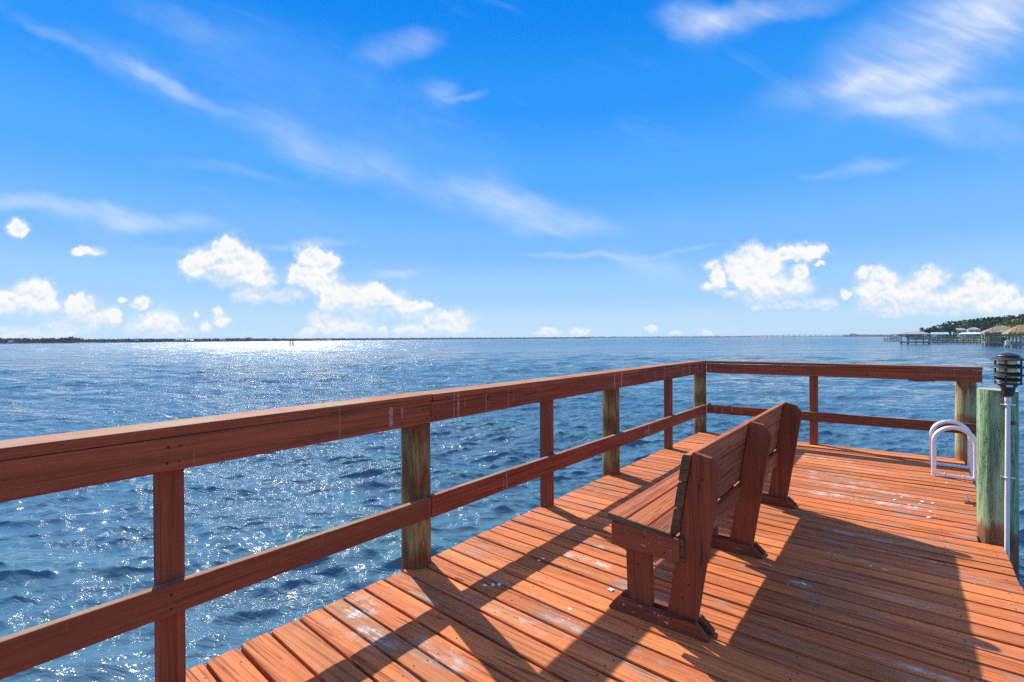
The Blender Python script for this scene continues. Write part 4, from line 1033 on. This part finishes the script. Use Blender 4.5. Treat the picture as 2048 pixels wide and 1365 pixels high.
def boat(px, row, depth, length, label, m=None, canopy=False, engine=False):
    c = spot(px, depth); z = height_above(px, row, depth)
    T = thing('motorboat', (c.x, c.y, z), label, 'boat')
    Mx = Matrix.Translation((c.x, c.y, z)); L = length / 2
    st = [(-L, .85, .0, .8), (-L * .4, 1.0, -.05, .82), (L * .3, .9, .0, .9), (L * .8, .4, .25, 1.05), (L, .03, .6, 1.15)]; vs = []; fs = []
    for (x, hw, zb, zt) in st: vs += [Mx @ Vector(v) for v in ((x, -hw, zt), (x, -hw * .55, zb + .12), (x, 0, zb - .1), (x, hw * .55, zb + .12), (x, hw, zt), (x, 0, zt - .12))]
    for i in range(4):
        for k in range(6): fs.append((i * 6 + k, i * 6 + (k + 1) % 6, (i + 1) * 6 + (k + 1) % 6, (i + 1) * 6 + k))
    fs.append((5, 4, 3, 2, 1, 0))
    MB().add(vs, fs).build('hull', m or M_HULL, T)
    MB().box(-L * .25, L * .1, -.35, .35, .75, 1.5, M=Mx).build('console', M_HULL, T)
    if canopy:
        MB().box(-L * .5, L * .25, -.85, .85, 2.1, 2.2, M=Mx).build('canopy', m or M_HULL, T)
        for x in (-L * .45, L * .2):
            for y in (-.75, .75): a = Mx @ Vector((x, y, .75)); b = Mx @ Vector((x, y, 2.1)); MB().tube([a, b], .04, 6).build('canopy_pole', M_ALU, T)
    if engine:
        a = Mx @ Vector((-L - .25, 0, .9)); MB().box(-L - .75, -L - .05, -.3, .3, .75, 1.5, M=Mx).build('engine', M_NAVY, T, bevel=.12)
        MB().box(-L - .5, -L - .3, -.08, .08, -.2, .76, M=Mx).build('engine_leg', M_BLACK, T)
    return T

def docks():
    # farthest dock on the left end of the group
    jetty(1767, 1802, 682.2, 683.5, 235, 'farthest jetty, open platform left of the grey roofed boathouse', (1769, 1775, 1781, 1793, 1801), rail=677.5, post_top=671.5, wdt=4)
    shelter(1783, 1805, 669.6, 667.5, 681.5, 684, 250, M_SHINGLE, 'thin flat roofed boathouse at the left end of the dock group', .1, (1785, 1798), dd=5)
    boat(1790, 676.5, 246, 4.5, 'small white boat on a lift under the thin flat roof')
    # grey hip roof
    shelter(1797, 1862, 668.6, 663.6, 683.6, 689.5, 143, M_SHINGLE, 'large grey hip-roofed boathouse left of the teal roof', .24, (1803, 1817, 1832, 1847, 1860), dd=7)
    boat(1840, 679, 146.5, 5.2, 'white boat with a canopy under the grey hip roof', canopy=True)
    boat(1851, 676.6, 160, 5.5, 'long white boat on a lift behind the grey hip roof posts')
    jetty(1862, 1975, 684.0, 689.5, 146, 'long grey pier with hand rail running from the grey roofed boathouse to the thatched hut', (1867, 1875, 1884, 1901, 1914, 1927, 1940, 1953, 1966), rail=677.8, post_top=677.5, wdt=1.5)
    # teal roof
    shelter(1861, 1899, 668.8, 664.8, 681, 684, 190, M_TEAL, 'teal metal-roofed boathouse right of the grey hip roof', .05, (1863, 1875, 1886, 1897), dd=6)
    boat(1869, 674.5, 193, 6.5, 'white boat with a lilac-grey hull under the teal roof')
    jetty(1880, 1968, 680.6, 682, 200, 'brown jetty with many posts behind the long grey pier', (1883, 1890, 1897, 1905, 1912, 1920, 1928, 1936, 1944, 1952, 1960), rail=673.2, post_top=672.4, wdt=2)
    # white roof
    shelter(1920, 1968, 668.3, 665.0, 680.5, 684, 178, M_WHITE, 'white hip-roofed boathouse in front of the grey houses', .15, (1925, 1936, 1950, 1965), dd=6, thick=.12)
    boat(1945, 678, 181, 6, 'white boat lying low under the white hip roof')
    boat(1932, 674.5, 182, 4.5, 'short white boat raised on its lift under the left end of the white roof')
docks()

def thatch(mb, Mx, w, dd, ze, zr, hip, n=900):
    """shaggy fringe and tufts on a thatched roof"""
    ridge0, ridge1 = Vector((-w / 2 + w * hip, dd / 2, zr)), Vector((w / 2 - w * hip, dd / 2, zr))
    cor = [Vector((-w / 2, -.6, ze)), Vector((w / 2, -.6, ze)), Vector((w / 2, dd + .6, ze)), Vector((-w / 2, dd + .6, ze))]
    faces = [(cor[0], cor[1], ridge1, ridge0), (cor[1], cor[2], ridge1, ridge1), (cor[3], cor[0], ridge0, ridge0), (cor[2], cor[3], ridge0, ridge1)]
    for _ in range(n):
        f = random.choices(faces, (5, 2, 2, 2))[0]; u, v = random.random(), random.random() ** .8
        p = (f[0] * (1 - u) + f[1] * u) * (1 - v) + (f[3] * (1 - u) + f[2] * u) * v
        e = ((f[0] * (1 - u) + f[1] * u) - p).normalized(); s = (f[1] - f[0]).normalized() * random.uniform(.05, .12); up = Vector((0, 0, random.uniform(.03, .16)))
        q = p + e * random.uniform(.3, .8) - Vector((0, 0, random.uniform(-.05, .22)))
        mb.add([Mx @ (p - s + up), Mx @ (p + s + up), Mx @ (q + s * .5), Mx @ (q - s * .5)], [(0, 1, 2, 3)])
def huts():
    for (px0, px1, eave, ridge, deck, water, depth, m, label, posts, hip, dd) in (
        (1968, 2046, 664.0, 652.5, 683.4, 694, 108, M_THATCH, 'thatched tiki hut on tall green posts left of the other thatched hut', (1971, 1979, 1985, 1990, 1996, 2001), .40, 6.5),
        (2016, 2092, 665.0, 650.0, 689, 698, 92, M_THATCH2, 'orange-brown thatched hut cut off by the right edge, with a boat beneath it', (2024, 2033, 2041, 2060, 2085), .38, 6.5)):
        T, Mx, w, pc = shelter(px0, px1, eave, ridge, deck, water, depth, m, label, hip, posts, name='thatched_hut', dd=dd, thick=.3, jet=(px0 < 2000))
        ze, zr = height_above(pc, eave, depth), height_above(pc, ridge, depth)
        mb = MB(); thatch(mb, Mx, w, dd, ze, zr, hip); mb.build('thatch_tufts', m, T)['kind'] = 'stuff'
    T, Mx, w, pc = jetty(1968, 2030, 683.2, 692, 112, 'short pier on closely set piles under the first thatched hut', (1970, 1975, 1979, 1983, 1987, 1992, 1997, 2002), rail=None, post_top=674.5, wdt=1.4)
    jetty(2000, 2070, 676.5, 684, 150, 'low fence-like walkway in front of the green slope', (2004, 2012, 2020, 2028), rail=672.5, post_top=672, wdt=1.2)
    c = spot(1969.5, 107.3); MB_ = MB(); z = height_above(1969, 683, 107.3)
    Mx = Matrix.Translation((c.x, c.y, z - .1))
    B = thing('storage_bin', (c.x, c.y, z - .1), 'green plastic bin on the left end of the thatched hut pier', 'bin')
    MB().box(-.22, .22, -.25, .25, .1, .50, M=Mx).build('body', M_GREEN, B, bevel=.03); MB().box(-.25, .25, -.28, .28, .505, .55, M=Mx).build('lid', M_GREEN, B, bevel=.01)
    boat(2046, 690.5, 93, 4.6, 'white boat with navy outboard engine under the orange-brown thatched hut', canopy=True, engine=True)
huts()

def bank_trees():
    rows = [(1900, 225, 655.5, 3.2, 'umbrella-shaped tree with pale bare branches between the teal roof and the blue-grey house', M_FOL_DARK, 668),
            (2008, 165, 645.0, 2.6, 'pale yellow-green tree left of the buff house above the thatched huts', M_FOL_LIGHT, 668),
            (2019, 158, 637.0, 2.6, 'taller mid-green tree standing left of the buff house', M_FOL_MID, 668),
            (2034, 140, 645.0, 2.4, 'olive tree directly behind the second thatched roof', M_FOL_LIGHT, 668),
            (2044, 138, 634.0, 2.3, 'green tree at the right edge beside the buff house', M_FOL_MID, 668),
            (1994, 170, 650.5, 2.4, 'round bright green bush-like tree behind the first thatched roof', M_FOL_MID, 668),
            (1978, 185, 655.0, 2.5, 'dark tree just left of the first thatched roof ridge', M_FOL_DARK, 668),
            (1860, 235, 659.0, 2.8, 'small dark tree behind the right end of the grey hip roof', M_FOL_DARK, 669),
            (1888, 245, 659.5, 3.2, 'broad dark tree behind the teal roof', M_FOL_DARK, 669),
            (2029, 160, 641.5, 2.4, 'brownish green tree partly hiding the buff house', M_FOL_LIGHT, 668),
            (1990, 175, 641.5, 3.2, 'dark broad tree on the hill crest left of the yellow-green tree', M_FOL_DARK, 668),
            (2058, 135, 640.0, 3.5, 'green tree just outside the right edge', M_FOL_MID, 668),
            (2078, 130, 636.0, 3.5, 'tall green tree farther right than the huts', M_FOL_MID, 668)]
    for px, d, top, sp, lab, m, base in rows:
        tree(px, d, height_above(px, top, d), sp, height_above(px, base + 3, d), m, lab, n=300, leaf=.26 * d / 180)
    palm(1843, 260, height_above(1843, 655.5, 260), WL + 1, 'lone dark palm at the left end of the wooded hill, above the grey hip roof', 1.6)
    palm(2047, 120, height_above(2047, 628.5, 120), 3, 'dark palm crown in the upper right corner of the bank', 1.5)
bank_trees()

# ------------------------------------------------------------------ air
def haze():
    m = bpy.data.materials.new('haze_air'); m.use_nodes = True; n = m.node_tree.nodes; n.clear()
    out = n.new('ShaderNodeOutputMaterial'); v = n.new('ShaderNodeVolumePrincipled'); v.inputs['Density'].default_value = 0.00013
    v.inputs['Color'].default_value = (0.62, 0.80, 0.95, 1); v.inputs['Anisotropy'].default_value = 0.1
    m.node_tree.links.new(v.outputs[0], out.inputs['Volume'])
    o = MB().box(-7600, 7600, -7600, 7600, -5, 21).build('haze', m); tag(o, kind='stuff')
haze()
